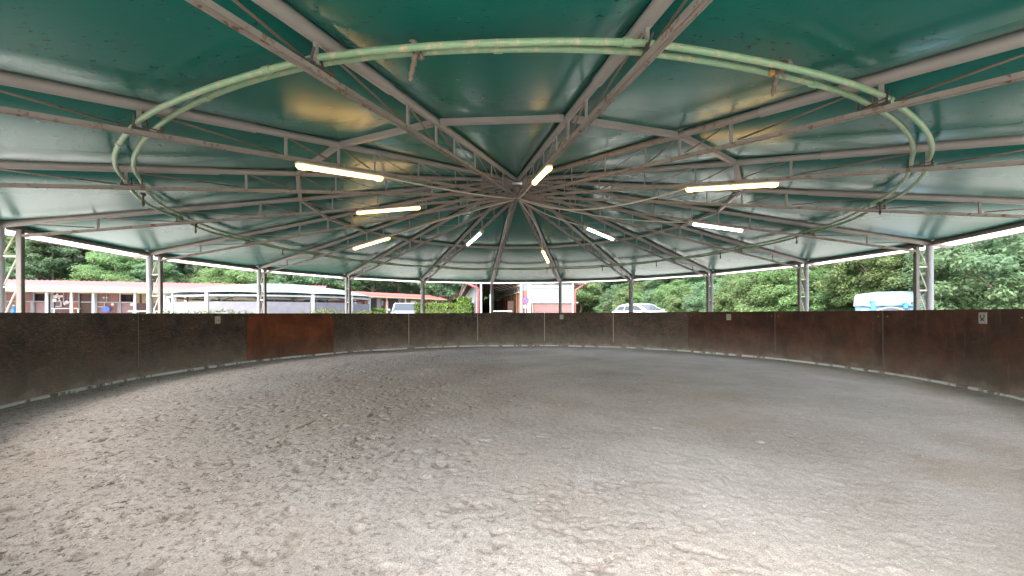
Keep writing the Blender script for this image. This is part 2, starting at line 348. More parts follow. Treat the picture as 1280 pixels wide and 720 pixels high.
for n in range(1700):
    a = r2.random()*2*PI; rad = 8.2*math.sqrt(r2.random()); px, py = CX+rad*math.cos(a), CY+rad*math.sin(a)
    if px > -.4 and r2.random() < .82: continue
    if py < .2: continue
    rx = r2.uniform(.035, .075); ry = rx*r2.uniform(.6, 1.1); th = r2.random()*PI; dp = r2.uniform(.006, .018)
    i0, i1 = np.searchsorted(ys, [py-.16, py+.16]); j0, j1 = np.searchsorted(xs, [px-.16, px+.16])
    if i1 <= i0 or j1 <= j0: continue
    dx = X[i0:i1,j0:j1]-px; dy = Y[i0:i1,j0:j1]-py; u = (dx*math.cos(th)+dy*math.sin(th))/rx; v = (-dx*math.sin(th)+dy*math.cos(th))/ry
    q = np.sqrt(u*u+v*v); Z[i0:i1,j0:j1] += -dp*np.clip(1-q**3, 0, 1)+dp*.3*np.exp(-((q-1.25)/.25)**2)*(u > -.3)
    pit_dark[i0:i1,j0:j1] = np.maximum(pit_dark[i0:i1,j0:j1], np.clip(1.1-q, 0, 1)*r2.random()**2*.8)
Z += np.clip((D-7.7)/.75, 0, 1)**2*.05
Z -= Z.mean()
def zsand(x, y): 
    i = np.clip(np.searchsorted(ys, y), 0, len(ys)-1); j = np.clip(np.searchsorted(xs, x), 0, len(xs)-1); return Z[i, j]
n = 26000; a = r2.random(n)*2*PI; q = 8.3*np.sqrt(r2.random(n)); x = CX+q*np.cos(a); y = CY+q*np.sin(a)
near = r2.random(n) < np.clip(1.4-(y-1)/8, .25, 1)*np.where(x > 1, .55, 1); x, y = x[near], y[near]; n = len(x)
s_ = r2.uniform(.003, .009, n)*np.where(r2.random(n) < .04, 1.8, 1)
base = np.array([(1,0,0),(0,1,0),(-1,0,0),(0,-1,0),(0,0,1),(0,0,-.6)]); V = base[None]*s_[:,None,None]*r2.uniform(.55,1.45,(n,6,1))*np.array([1,1,.5])
V += np.stack([x, y, zsand(x, y)+s_*.25], 1)[:,None,:]
Fb = np.array([(0,1,4),(1,2,4),(2,3,4),(3,0,4),(1,0,5),(2,1,5),(3,2,5),(0,3,5)]); Fc = (Fb[None]+np.arange(n)[:,None,None]*6).reshape(-1,3)
me = bpy.data.meshes.new('sand_crumbs'); me.from_pydata(V.reshape(-1,3).tolist(), [], Fc.tolist()); me.materials.append(M['sand'])
CR = bpy.data.objects.new('sand_crumbs', me); C.objects.link(CR); CR.location.z = -float(Z.mean())*0; tag(CR, 'small crumbs and lumps lying on the arena sand', 'crumbs', kind='stuff')
tag(grid_mesh('sand', X, Y, Z, M['sand'], keep=(D < 8.42) | ((np.abs(X-.17) < 1.4) & (Y < 1.5)), pit_dark=pit_dark, churn=np.clip((rough-.3)*1.5, 0, 1)), kind='structure')

# ------------------------------------------------------------------ the canopy over the pen
can = empty('round_pen_canopy', (CX, CY, 0), 0, 'big round canopy of dark green canvas on grey steel trusses over the sand', 'canopy')
# prototype truss in its own frame, x pointing outward
rj = 5.45
f = MB().tube([(.14,0,ztop(.14)),(rj,0,ztop(rj))], .042, 14).build('rafter', M['steel'], can, 'auto'); 
sleeve = MB().tube([(rj-.02,0,ztop(rj-.02)),(RO+.38,0,ztop(RO+.38))], .052, 16).build('rafter_sleeve', M['steel'], f, 'auto')
b = MB()
for s in (-1, 1):
    b.beam((.1, s*.015, zbot(.1)), (RI, s*.015, zbot(RI)), .024, .026)
    b.beam((.12, s*.0287, zbot(.12)-.006), (RI, s*.0287, zbot(RI)-.006), .0035, .038)
b.build('bottom_chord', M['steel_rusty'], f)
SR = [1.3, 2.1, 3.0, 3.85, 4.42, 5.1, 6.39, 7.54]
for i, r in enumerate(SR):
    MB().beam((r,0,zbot(r)+.01), (r,0,ztop(r)-.03), .016 if r < 4.3 else .022, .02 if r < 4.3 else .03, (1,0,0)).build('strut', M['steel'], f)
prev = .3
for i, r in enumerate(SR+[8.45]):
    if r > 8: p, q = (prev+.05,0,zbot(prev)+.03), (r,0,ztop(r)-.04)
    else: p, q = (prev+.08,0,zbot(prev)+.025), (r-.06,0,ztop(r)-.04)
    MB().tube([p, q], .007 if r < 4.3 else .009, 6).build('brace', M['rust'] if r > 4 else M['steel_rusty'], f, True); prev = r
cl = MB(); zc = zbot(RR)
cl.box((RR-.05,0,zc+.028), (.2,.05,.022)); cl.tube([(RR-.155,0,zc+.03),(RR-.155,.01,zc+.15)], .008, 6); cl.tube([(RR+.035,-.02,zc+.03),(RR+.04,.02,zc+.14)], .009, 6); cl.tube([(RR-.06,.02,zc+.03),(RR-.05,-.01,zc+.13)], .008, 6); cl.tube([(RR-.165,.025,zc+.06),(RR+.05,-.025,zc+.065)], .007, 6)
cl.build('pipe_clamp', M['clamp'], f)
col = MB().tube([(RO,0,-.1),(RO,0,ZE-.04)], .063, 18).build('outer_post', M['post'], can, 'auto')
MB().bbox((RI,0,(ZBI+.1-.1)/2), (.075,.075,ZBI+.2), .008).build('inner_post', M['post_dark'], col)
zz = [.39+.504*i for i in range(5)]
for i, z in enumerate(zz):
    MB().beam((RI+.04,0,z),(RO-.05,0,z), .03, .03).build('rung', M['cream_steel'], col)
    zt = zz[i+1] if i < 4 else ZE-.08
    MB().tube([(RO-.06,0,z+.03),(RI+.04,0,zt-.03)], .012, 6).build('diagonal_brace', M['cream_steel'], col, True)
MB().box((RO,0,-.02), (.22,.22,.04)).build('base_plate', M['steel_rusty'], col)
# one bay between two rafters, centred on x axis
hw = DA/2
def panel_pt(r, u, sag):      # u -1..1
    a = Vector((r*math.cos(-hw), r*math.sin(-hw))); bb = Vector((r*math.cos(hw), r*math.sin(hw))); p = a.lerp(bb, (u+1)/2); wd = (bb-a).length
    return (p.x, p.y, ztop(r)+.056-sag*wd*(1-abs(u)**5))
nr, nu = 44, 28; pb = MB(); vv = []; ff = []
for i in range(nr+1):
    r = .06+(RO+.03-.06)*i/nr
    for j in range(nu+1):
        u = -1+2*j/nu; vv.append(panel_pt(r, u, (.042)*(.3+.7*(1-abs((r/RP if r < RP else (r-RP)/(RO+.03-RP))*2-1)**5))))
for i in range(nr):
    for j in range(nu): a = i*(nu+1)+j; ff.append((a, a+1, a+nu+2, a+nu+1))
roof0 = pb.add(vv, ff).build('roof_panel', M['membrane'], can, True)
xe = lambda r: (r*math.cos(hw), r*math.sin(hw))
def across(r, z, w_, h_, inset=.05):
    x, y = xe(r); return MB().beam((x,-y+inset,z),(x,y-inset,z), w_, h_)
pur0 = across(RP, ztop(RP)-.005, .06, .06).build('purlin', M['steel'], can)
eav0 = across(RO, ZE+.0, .05, .07, .06).build('eave_beam', M['rust'], can)
eav1 = across(RO-.05, ZE-.045, .045, .05, .06).build('eave_rail', M['steel_rusty'], can)
sb = MB(); x0, y0 = xe(RO+.035); x1, y1 = xe(RO+.4); zo = ZE-.075
sb.add([(x0,-y0,ZE+.03),(x0,y0,ZE+.03),(x1,y1,zo),(x1,-y1,zo)], [(0,1,2,3)]); str0 = sb.build('overhang_strip', M['canvas'], can)
rod0 = MB().tube([(x1,-y1,zo-.01),(x1,y1,zo-.01)], .014, 6).build('edge_rod', M['rust'], can, True)
first = {}
for k in range(18):
    a = ang(k)
    if k == 0: rf, cc = f, col
    else: rf, cc = copy_tree(f, can), copy_tree(col, can)
    rf.rotation_euler = (0,0,a); cc.rotation_euler = (0,0,a)
    for o in (roof0, pur0, eav0, eav1, str0, rod0):
        q = o if k == 0 else inst(o, can); q.rotation_euler = (0,0,a-hw)
    if k == 13:
        for ch in KIDS[rf.name]:
            if ch.name.startswith('rafter_sleeve'): pass
        rf.data = rf.data.copy(); rf.data.materials[0] = M['steel_rusty']; rf['label'] = 'rust-streaked thin inner tube'
        rf.active_material = M['steel_rusty']
hub = MB(); hub.tube([(0,0,ZB-.06),(0,0,ZA-.12)], .055, 16); hub.tube([(0,0,ZB-.035),(0,0,ZB-.015)], .15, 18); hub.tube([(0,0,ZA-.16),(0,0,ZA-.135)], .17, 18)
hub.build('apex_hub', M['steel_rusty'], can, 'auto')

# ------------------------------------------------------------------ twin sprinkler pipes
pr = empty('sprinkler_pipe_ring', (CX, CY, 0), 0, 'pair of pale green pipes bent into a big circle on the trusses', 'sprinkler pipe')
def ringpath(r0, z0, sd, n=288):
    q = random.Random(sd); offs = [q.uniform(-.02,.02) for _ in range(18)]; zo_ = [q.uniform(-.012,.012) for _ in range(18)]; sg = [q.uniform(.01,.045) for _ in range(18)]
    P = []
    for i in range(n):
        t = i/n*18; k = int(t) % 18; u = t-int(t); s_ = u*u*(3-2*u)
        a = ANG0-t*DA; r = r0+(offs[k]*(1-s_)+offs[(k+1) % 18]*s_)+.02*math.sin(PI*u); z = z0+(zo_[k]*(1-s_)+zo_[(k+1) % 18]*s_)-sg[k]*math.sin(PI*u)
        P.append((r*math.cos(a), r*math.sin(a), z))
    return P
for r0, z0, sd in ((RR, ZR, 3), (RR-.125, ZR+.03, 5)):
    P = ringpath(r0, z0, sd); o = MB().tube(P, .0225, 10, closed=True).build('pipe', M['pipe'], pr, True)
    for i in range(0, 288, 18):
        j = (i+9+(sd % 3)*3) % 288; a, b_ = Vector(P[j]), Vector(P[(j+1) % 288]); d = (b_-a).normalized()
        MB().tube([a-d*.03, a+d*.03], .029, 10).build('coupling', M['pipe'], o, 'auto')
for deg in (-148.9,-167.2,166.9,142.4,118.9,96.8,78.9,59.8,42,22.1,0,-24.5):
    a = R_(deg); p = Vector((RR*math.cos(a)*.99, RR*math.sin(a)*.99, ZR-.03)); n_ = MB()
    n_.tube([p, p+Vector((0,0,-.1))], .011, 6); n_.tube([p+Vector((0,0,-.1)), p+Vector((0,0,-.16))], [.018,.013], 8); n_.tube([p+Vector((0,0,.03)), p+Vector((0,0,-.01))], .03, 8)
    n_.build('nozzle', M['clamp'], pr, True)
for deg, lab, ph in ((-96.9, 'grimy rope end wrapped and hanging from the green pipes, left of the two', 0), (-73.6, 'grimy rope end tied over the green pipes beside a yellow tag, right of the two', 1)):
    a = R_(deg); p = Vector((CX+(RR-.06)*math.cos(a), CY+(RR-.06)*math.sin(a), ZR)); tn = Vector((-math.sin(a), math.cos(a), 0)); rd = Vector((math.cos(a), math.sin(a), 0))
    e = empty('hanging_rope', p, 0, lab, 'rope'); q = random.Random(ph)
    P = [Vector((0,0,.02))-tn*0+Vector((0,0,-.0155*i))+tn*(-.0035*i)+rd*.004*math.sin(i*1.9)+tn*.004*math.cos(i*1.9) for i in range(15)]
    MB().tube(P, [.02-.0006*i+.004*(i % 2) for i in range(15)], 8).build('rope_end', M['rope'], e, True)
    kn = MB(); kp = []
    for i in range(61):
        t = i/60*3*2*PI; kp.append(rd*(.085*math.cos(t))+Vector((0,0,.004+.026*math.sin(t)))+tn*(.012*(t/(2*PI))-.012))
    kn.tube(kp, .0075, 6); kn.build('rope_knot', M['rope'], e, True)
    MB().tube([tn*.02+Vector((0,0,-.0)), tn*.045+Vector((0,0,-.07))+rd*.02], .009, 6).build('loose_strand', M['rope'], e, True)
    if ph: MB().bbox(-tn*.0+Vector((-.045,.0,-.03)), (.035,.03,.035), .004).build('yellow_tag', simple('ochre_tag', (.5,.3,.1), (.4,.24,.08)), e)

# ------------------------------------------------------------------ strip lights on every second truss
def lamp(k, rc, kind, label, L=1.27):
    a = ang(k); sl_ = math.atan2(ZBI-ZB, RI); e = empty('strip_light', (CX+rc*math.cos(a), CY+rc*math.sin(a), zbot(rc)-.066), 0, label, 'strip light', 'strip lights under the trusses')
    e.rotation_euler = (0, -sl_, a)
    h_ = MB(); h_.bbox((0,0,.018), (L,.1,.04), .014); h_.build('housing', M['cream_steel'], e)
    d_ = MB(); n = 12
    prof = [(math.cos(PI*i/8)*.04, -math.sin(PI*i/8)*.044) for i in range(9)]
    v = []; ff = []; xsn = [-L/2+.085,-L/2+.09,-L/2+.1,L/2-.1,L/2-.09,L/2-.085]; sc_ = [.35,.75,1,1,.75,.35]
    for x_, s_ in zip(xsn, sc_): v += [(x_, y_*s_, z_*s_-.002) for y_, z_ in prof]
    for i in range(5):
        for j in range(8): q = i*9+j; ff.append((q, q+1, q+10, q+9))
    d_.add(v, ff).build('diffuser', M['lamp_'+kind], e, True)
    for s in (-1, 1):
        MB().tube([(s*(L/2-.1),0,-.012),(s*(L/2-.03),0,-.01),(s*(L/2-.005),0,-.004)], [.048,.045,.028], 12).build('end_cap', M['lamp_end'] if kind == 'warm' else M['cream_steel'], e, True)
        MB().box((s*L*.3,0,.048), (.03,.03,.03)).build('hanger', M['steel'], e)
    return e
LP = [(-2, 4.35, 'warm', 'warm lit strip light nearest the left edge, largest on the left'),
      (0, 2.78, 'warm', 'warm lit strip light, middle of the three stacked left of the hub'),
      (2, 4.27, 'warm', 'warm lit strip light, lowest of the three left of the hub'),
      (4, 2.68, 'white', 'white lit strip light just left below the hub, slanting to the far trusses'),
      (6, 4.35, 'warm', 'warm orange strip light far beyond the hub, slightly to its right'),
      (-4, 2.8, 'warm', 'short looking warm strip light seen end-on right above the hub'),
      (8, 2.8, 'white', 'white lit strip light below and right of the hub'),
      (10, 4.4, 'white', 'white lit strip light at the right beneath the big warm one'),
      (12, 4.33, 'warm', 'long warm lit strip light, largest on the right side')]
for L in LP: lamp(*L)
def cable(k, rc, sag, label, lat=0, drop=.05):
    a = ang(k); p = Vector((CX+rc*math.cos(a), CY+rc*math.sin(a), zbot(rc)-drop)); q = Vector((CX+.1*math.cos(a+lat), CY+.1*math.sin(a+lat), ZB-.08)); P = []
    for i in range(25):
        t = i/24; P.append(p.lerp(q, t)+Vector((-math.sin(a), math.cos(a), 0))*lat*math.sin(PI*t)*.6+Vector((0,0,-sag*math.sin(PI*t)**.9*(1 if t < 1 else 0))))
    tag(MB().tube(P, .013, 6).build('electric_cable', M['cable'], None, True), label, 'cable')
cable(12, 3.72, .36, 'pale cable drooping from the big right strip light to the hub', -.5)
cable(8, 2.2, .02, 'pale cable running from the hub to the white light at lower right', .2)
cable(6, 3.7, .03, 'pale cable running straight from the hub to the far orange light', -.25)
cable(-4, 2.2, .1, 'short pale cable curling from the hub to the end-on warm light', -.1)
cable(-2, 3.72, .1, 'pale cable loosely strung from the hub to the large left light', .3)
cable(2, 3.6, .0, 'pale cable clipped from the hub to the lowest left light', .1, .03)
cable(10, 3.8, .16, 'pale cable with a slack bow towards the white light at right', -.15)

# ------------------------------------------------------------------ kick wall
J0 = R_(1.2)
wall = empty('kick_wall', (CX, CY, 0), 0, 'round wall of brown boards enclosing the sand arena, one orange board', 'arena wall')
def arcwall(r0, r1, a0, a1, z0, z1, n=10, lean=0):
    v = []; ff = []
    for i in range(n+1):
        a = a0+(a1-a0)*i/n
        for r, z in ((r0-lean, z0), (r1-lean, z0), (r1, z1), (r0, z1)): v.append((r*math.cos(a), r*math.sin(a), z))
    for i in range(n):
        for j in range(4): p = i*4+j; q = i*4+(j+1) % 4; ff.append((p, p+4, q+4, q))
    ff.append((0,1,2,3)); ff.append((n*4+3,n*4+2,n*4+1,n*4))
    return MB().add(v, ff)
kinds = {}
for n in range(18):
    a0 = J0+n*DA; a1 = a0+DA; deg = math.degrees(a0)
    if abs(deg-261.2) < 1: continue         # the open gate where the photographer stands
    mt, lab = 'board_dark', None
    if abs(deg-141.2) < 1: mt, lab = 'board_new', 'clean bright orange-brown board'
    elif deg < 40 or deg > 300: mt, lab = 'board_red', 'reddish brown board'
    if abs(deg-21.2) < 1: lab = 'redder brown board at the right with a faint marker plate'
    g = .0003
    o = arcwall(RW, RW+.024, a0+g/2, a1-g/2, .0, ZW+random.uniform(-.004,.004)).build('wall_panel', M[mt], wall, 'auto')
    if lab: o['label'] = lab
    if 55 < deg < 130: mt2 = 'cream_steel'; sw = .02
    elif deg > 130 and deg < 165 or 35 < deg < 50: mt2 = 'brown'; sw = .004
    else: mt2 = 'steel'; sw = .005
    x_, y_ = (RW-.004)*math.cos(a0), (RW-.004)*math.sin(a0)
    MB().box((x_, y_, .12+ZW/2), (.006, sw, ZW-.26), a0).build('joint_strip', M[mt2], wall)
    for s in (-1, 1):
        MB().tube([((RW+.004)*math.cos(a0+s*.013), (RW+.004)*math.sin(a0+s*.013), ZW-.14), ((RW-.006)*math.cos(a0+s*.013), (RW-.006)*math.sin(a0+s*.013), ZW-.14)], .012, 6).build('screw_head', M['cream_steel'], wall)
    arcwall(RW-.06, RW+.06, a0+.001, a1-.001, -.12, .07, 10, .0).build('kerb', M['kerb'], wall)
    arcwall(RW+.026, RW+.06, a0, a1, ZW-.1, ZW-.06, 10).build('rail', M['steel_rusty'], wall)
gate = empty('open_gate', (CX+(RW+.05)*math.cos(R_(261.2)), CY+(RW+.05)*math.sin(R_(261.2)), 0), R_(220), 'open gate leaf of brown board beside the entrance', 'gate')
MB().box((1.35,0,ZW/2+.03), (2.7,.03,ZW-.06)).build('gate_board', M['board_dark'], gate)
for z in (.2, 1.35): MB().beam((0,.03,z),(2.7,.03,z), .03, .04).build('gate_rail', M['steel'], gate)
# marker plates
def plate(deg, z, label, art):
    a = R_(deg); e = empty('marker_plate', (CX+(RW-.006)*math.cos(a), CY+(RW-.006)*math.sin(a), z), a+PI/2+PI, label, 'marker plate', 'marker plates on the arena wall')
    # local x to viewer's right?, local y points to centre
    e.rotation_euler = (0, 0, a-PI/2)
    MB().bbox((0,.0,0), (.155,.012,.2), .003).build('plate', M['plate'], e)
    for sx in (-1,1):
        for sz in (-1,1): MB().tube([(sx*.058,-.005,sz*.08),(sx*.058,-.011,sz*.08)], .006, 6).build('screw', M['clamp'], e)
    for pts, wd, mm in art:
        b_ = MB()
        for p, q in zip(pts[:-1], pts[1:]): b_.beam((p[0],-.0085,p[1]),(q[0],-.0085,q[1]), wd, .004, (0,1,0))
        b_.build('printed_mark', M[mm], e)
arc = [(-.012,-.01),(-.03,.005),(-.037,.025),(-.034,.045),(-.022,.06)]
stag = [(arc, .012, 'ink'), ([(-x_,z_) for x_,z_ in arc], .012, 'ink'), ([(0,-.005),(-.003,-.03)], .03, 'ink'), ([(.018,-.006),(-.036,-.05)], .014, 'ink'), ([(-.018,-.006),(.036,-.05)], .014, 'ink')]
plate(-13.27, 1.327, 'cream plate with black antler-like figure, on the red-brown wall at far right', stag)
plate(31.39, 1.30, 'small cream plate with one black dot, on the redder boards right of centre', [([(-.002,.012),(.022,.012)], .022, 'ink'), ([(-.03,.04),(-.005,.045)], .01, 'ink_grey'), ([(-.05,-.005),(-.035,0)], .012, 'ink_grey'), ([(-.015,-.045),(.01,-.045)], .01, 'ink_grey'), ([(.035,.035),(.04,.05)], .01, 'ink_grey')])
plate(76.12, 1.30, 'small cream plate with a dark smudge, below the post at the far centre', [([(-.02,.02),(.02,.022)], .012, 'ink_grey'), ([(.01,.01),(.035,.0)], .022, 'ink_grey'), ([(.01,-.02),(.03,-.03)], .014, 'ink_grey')])
plate(167.03, 1.30, 'cream plate with two dark marks, on the dark boards left of the orange board', [([(-.035,-.02),(-.015,-.02)], .032, 'ink_grey'), ([(.012,-.02),(.04,-.02)], .03, 'ink_grey'), ([(-.005,.015),(.01,.02)], .02, 'ink_grey'), ([(-.05,.04),(-.03,.045)], .01, 'ink_grey')])

# ------------------------------------------------------------------ buildings
def ray(px): return (px-640)/490.7
def zpx(px, py, Y): return 1.429+(392.67-(px-640)*.0038-py)/490.7*Y
class Facade:
    """a wall line from A to B; local x runs along it, local -y faces the pen"""
    def __init__(s, A, B, back=0):
        s.A = Vector(A); s.B = Vector(B); s.d = (s.B-s.A).normalized(); s.n = Vector((-s.d.y, s.d.x)); s.rz = math.atan2(s.d.y, s.d.x)
    def at(s, px, back=0):     # distance along for image column, and depth Y
        k = ray(px); o = s.A+s.n*back
        t = (k*o.y-o.x)/(s.d.x-k*s.d.y); return t, o.y+s.d.y*t
    def rect(s, x0, x1, y0, y1, back, thick, name, mt, parent, bev=0):
        t0, Y0 = s.at(x0, back); t1, Y1 = s.at(x1, back); xm = (x0+x1)/2; Ym = (Y0+Y1)/2
        za = zpx(xm, y0, Ym) if y0 < 390 else .3; zb = zpx(xm, y1, Ym) if y1 < 390 else .3
        return MB().box(((t0+t1)/2, back+thick/2, (za+zb)/2), (abs(t1-t0), thick, abs(za-zb))).build(name, M[mt], parent)
def corr_roof(L0, L1, y0, z0, y1, z1, parent, mt, name='roof', pitch=.25, amp=.02):
    n = int((L1-L0)/(pitch/4)); v = []; ff = []
    for i in range(n+1):
        x = L0+(L1-L0)*i/n; dz = amp*math.cos(2*PI*x/pitch)
        v += [(x,y0,z0+dz),(x,y1,z1+dz),(x,y0,z0+dz-.03),(x,y1,z1+dz-.03)]
    for i in range(n):
        a = i*4; ff += [(a,a+4,a+5,a+1),(a+2,a+3,a+7,a+6),(a,a+2,a+6,a+4)]
    return MB().add(v, ff).build(name, M[mt], parent, True)
# stable one, far left
F = Facade((-28.9,22.2), (-17.3,26.6))
st = empty('stable_row', (*F.A, 0), F.rz, 'low stable row with red metal roof and half doors, far left', 'stable')
eave1 = 2.99
corr_roof(-14, 16.5, -.35, eave1, 2.6, 3.68, st, 'red_roof'); corr_roof(-14, 16.5, 2.6, 3.68, 6, 3.0, st, 'red_roof', 'rear_roof')
MB().box((1.2,-.37,eave1-.06), (30.5,.05,.16)).build('fascia', M['beige'], st)
MB().beam((-14,0,2.86),(16.5,0,2.86), .1, .1).build('eave_beam', M['cream_steel'], st)
MB().box((1.2,1.9,1.35), (30.4,.2,2.9)).build('back_wall', M['dark'], st)
for x0, x1, y0, y1, mt, nm in ((-60,8,366,391,'brick','wall'), (8,21,366,376,'brick','wall'), (29,41,365,376,'brick_pink','wall'), (-60,-10,376,391,'brick','wall'), (8,38,377,391,'brick','wall'),
        (68,79,366,376,'brick','wall'), (80,89,366,377,'brick_pink','wall'), (91,97.5,366,377,'brick_pink','wall'), (68,91,377.5,391,'brick_pink','wall'), (122,133,367,377,'brick_pink','wall'), (134,148.5,367,377,'brick','wall'), (122,147,377.8,391,'brick','wall'),
        (43.5,58,377.5,391,'door','half_door'), (151,167,378.2,391,'door','half_door'), (101,115,378.5,391,'brown','half_door'), (92,99,378,391,'orange_wood','board'), (101,115,367,378.2,'brown','door'),
        (171,206,363.5,379,'beige','wall'), (171,206,379,391,'brown','wall'), (210,330,363,379,'beige','wall'), (210,330,379,391,'brown','wall')):
    F.rect(x0, x1, y0, y1, 1.55, .12, nm, mt, st)
for x0, x1, y0, y1, mt, nm in ((38,42.5,376,391,'grey_metal','upright'), (41,43,365,391,'grey_metal','upright'), (63,67.5,363,391,'grey_metal','upright'), (79,80,366,377,'white_paint','upright'), (97.7,99.4,366,391,'grey_metal','upright'),
        (119,121.5,363,391,'grey_metal','upright'), (132.8,134,365,377,'grey_metal','upright'), (147,149.7,377,391,'grey_metal','upright'), (149,150.6,367,391,'white_paint','upright'), (166.5,168,366,391,'grey_metal','upright'),
        (174.5,176,363,379,'brown','upright'), (206.5,209,363,391,'brown','upright'), (8,60,376.2,377,'white_paint','rail'), (67,99,376.6,377.6,'white_paint','rail'), (101,167,377.2,378.2,'white_paint','rail'),
        (8,168,364.4,365.4,'grey_metal','rail'), (69,76,382.5,383.5,'white_paint','rail'), (75.5,77,377,383.5,'white_paint','upright'), (122,131,383,384,'white_paint','rail'), (130,131,378,384,'white_paint','upright')):
    F.rect(x0, x1, y0, y1, 1.47, .07, nm, mt, st)
for px in (-40, 5, 58.7, 89.6, 117, 169, 206): 
    t_, Y_ = F.at(px, .05); MB().box((t_,.05,1.6), (.11,.11,2.6)).build('porch_post', M['white_paint'], st)
for i, (px, py) in enumerate(((72,368),(75,370.5),(70,370.8),(74,373),(77.5,370.2),(69,375.5),(75,375.5),(81.5,379.5),(84,378),(130,372),(141,380.5),(165.5,380.5),(134,372))):
    t_, Y_ = F.at(px, 1.45); MB().tube([(t_,1.45,zpx(px,py,Y_)),(t_,1.41,zpx(px,py,Y_))], .05+.03*(i % 3), 8).build('painted_ornament', M['white_plastic'], st)
def local(F, px, back, z=0): t_, Y_ = F.at(px, back); p = F.A+F.d*t_+F.n*back; return (p.x, p.y, z)
def table(px):
    e = empty('garden_table', local(F, px, .4, .55), F.rz, 'white garden table standing by the beige end of the stable', 'table')
    MB().bbox((0,0,1.15), (1.5,.8,.05), .01).build('table_top', M['white_plastic'], e)
    for a in (-.6,.6):
        for b_ in (-.3,.3): MB().tube([(a,b_,0),(a*.9,b_*.9,1.12)], .03, 6).build('leg', M['white_plastic'], e)
table(183)
def chair(px, bk, label, rz):
    e = empty('garden_chair', local(F, px, bk, .55), rz, label, 'chair', 'white chairs by the stable table')
    MB().bbox((0,0,.45), (.45,.45,.04), .01).build('seat', M['white_plastic'], e)
    MB().bbox((0,.21,.95), (.44,.04,.75), .01).build('backrest', M['white_plastic'], e)
    for a in (-.19,.19):
        for b_ in (-.19,.19): MB().tube([(a,b_,0),(a*.9,b_*.9,.44)], .02, 6).build('leg', M['white_plastic'], e)
chair(202, .2, 'white plastic chair right of the garden table, by the round shelter', 0); chair(193, -.3, 'white plastic chair in front of the garden table', PI)
e = empty('blue_drum', local(F, 132.5, 1.2, .5), F.rz, 'round dark blue feed tub hung on the brick stall front', 'tub')
zb_ = zpx(132.5, 386.5, F.at(132.5, 1.2)[1])-.5
MB().tube([(0,.2,zb_),(0,0,zb_)], .17, 16).build('tub_body', M['blue_dark'], e, 'auto'); MB().tube([(0,0,zb_),(0,-.03,zb_)], .19, 16).build('tub_rim', M['sign_blue'], e, 'auto')
e = empty('blue_bottle', local(F, 17.5, 1.0, .5), F.rz, 'bright blue canister against the stall at the left edge', 'canister')
z_ = zpx(17.5, 390, 24)-.5; MB().tube([(0,0,z_-.5),(0,0,z_+.12),(0,0,z_+.22),(0,0,z_+.35)], [.14,.14,.07,.05], 12).build('canister_body', M['blue_dark'], e, 'auto'); MB().tube([(0,0,z_+.35),(0,0,z_+.42)], .06, 10).build('cap', M['white_plastic'], e)
e = empty('hay_rack', local(F, 83, 1.1, .5), F.rz, 'white framed rack standing before the brick stall left of the dark doorway', 'rack')
z_ = zpx(83, 386, 25)-.5
for a in (-.55,.55): MB().box((a,0,z_/2), (.06,.06,z_)).build('upright', M['white_plastic'], e)
for z in (z_, z_*.78): MB().box((0,0,z), (1.2,.3,.04)).build('shelf', M['white_plastic'], e)
# stable two, behind the van
F2 = Facade((-12.2,31.3), (-7.1,38.7))
s2 = empty('stable_row', (*F2.A, 0), F2.rz, 'stable with red metal roof behind the silver van, left of the hedge', 'stable')
L2 = 9.6
corr_roof(-4.5, L2, -.3, 2.96, 2.3, 3.42, s2, 'red_roof')
MB().box((L2/2-2.25,-.32,2.9), (L2+4.5,.05,.12)).build('fascia', M['beige'], s2); MB().box((2.5,1.6,1.5), (L2+4.2,.2,2.7)).build('back_wall', M['brick'], s2)
for x0, x1, y0, y1, mt, nm in ((456,463,372,391,'orange_wood','wall'), (463,471,373,391,'dark','door'), (471,476,373,391,'grey_metal','wall'), (476,479.5,376,382,'frost','window'), (481,486,376,391,'orange_wood','wall'), (486.5,497,374,391,'dark','door'), (498,502,373,391,'grey_metal','wall'),
        (503,528,375,391,'brick_pink','wall'), (514,520,376,380,'white_plastic','notice_board'), (520,527,381.5,382.4,'white_plastic','shelf')):
    F2.rect(x0, x1, y0, y1, 1.2-(.05 if nm in ('notice_board','shelf','window') else 0), .12, nm, mt, s2)
for px in (444, 483.5, 507, 545): t_, Y_ = F2.at(px, .05); MB().box((t_,.05,1.7), (.09,.09,2.45)).build('porch_post', M['white_paint'], s2)
# small round shelter (walker) with pale tarp roof
wc = (-12.5, 21.2); wr = 4.6
wk = empty('round_shelter', (*wc, 0), 0, 'smaller round shelter with pale green tarp roof and grey wall, left of centre', 'shelter')
N = 14; ph0 = R_(8)
v = [(0,0,3.12)]; ff = []; nseg = 56
for j, (r, z, wv_) in enumerate(((1.6,3.0,0),(3.2,2.78,0),(4.1,2.58,.03),(wr+.12,2.40,.075))):
    for i in range(nseg):
        a = 2*PI*i/nseg+ph0; sc_ = abs(math.sin((a-ph0)*N/2)); v.append((r*math.cos(a), r*math.sin(a), z+wv_*sc_*.35))
for i in range(nseg): ff.append((0, 1+i, 1+(i+1) % nseg))
for j in range(3):
    for i in range(nseg): a = 1+j*nseg+i; b_ = 1+j*nseg+(i+1) % nseg; ff.append((a, a+nseg, b_+nseg, b_))
MB().add(v, ff).build('tarp_roof', M['tarp'], wk, True)
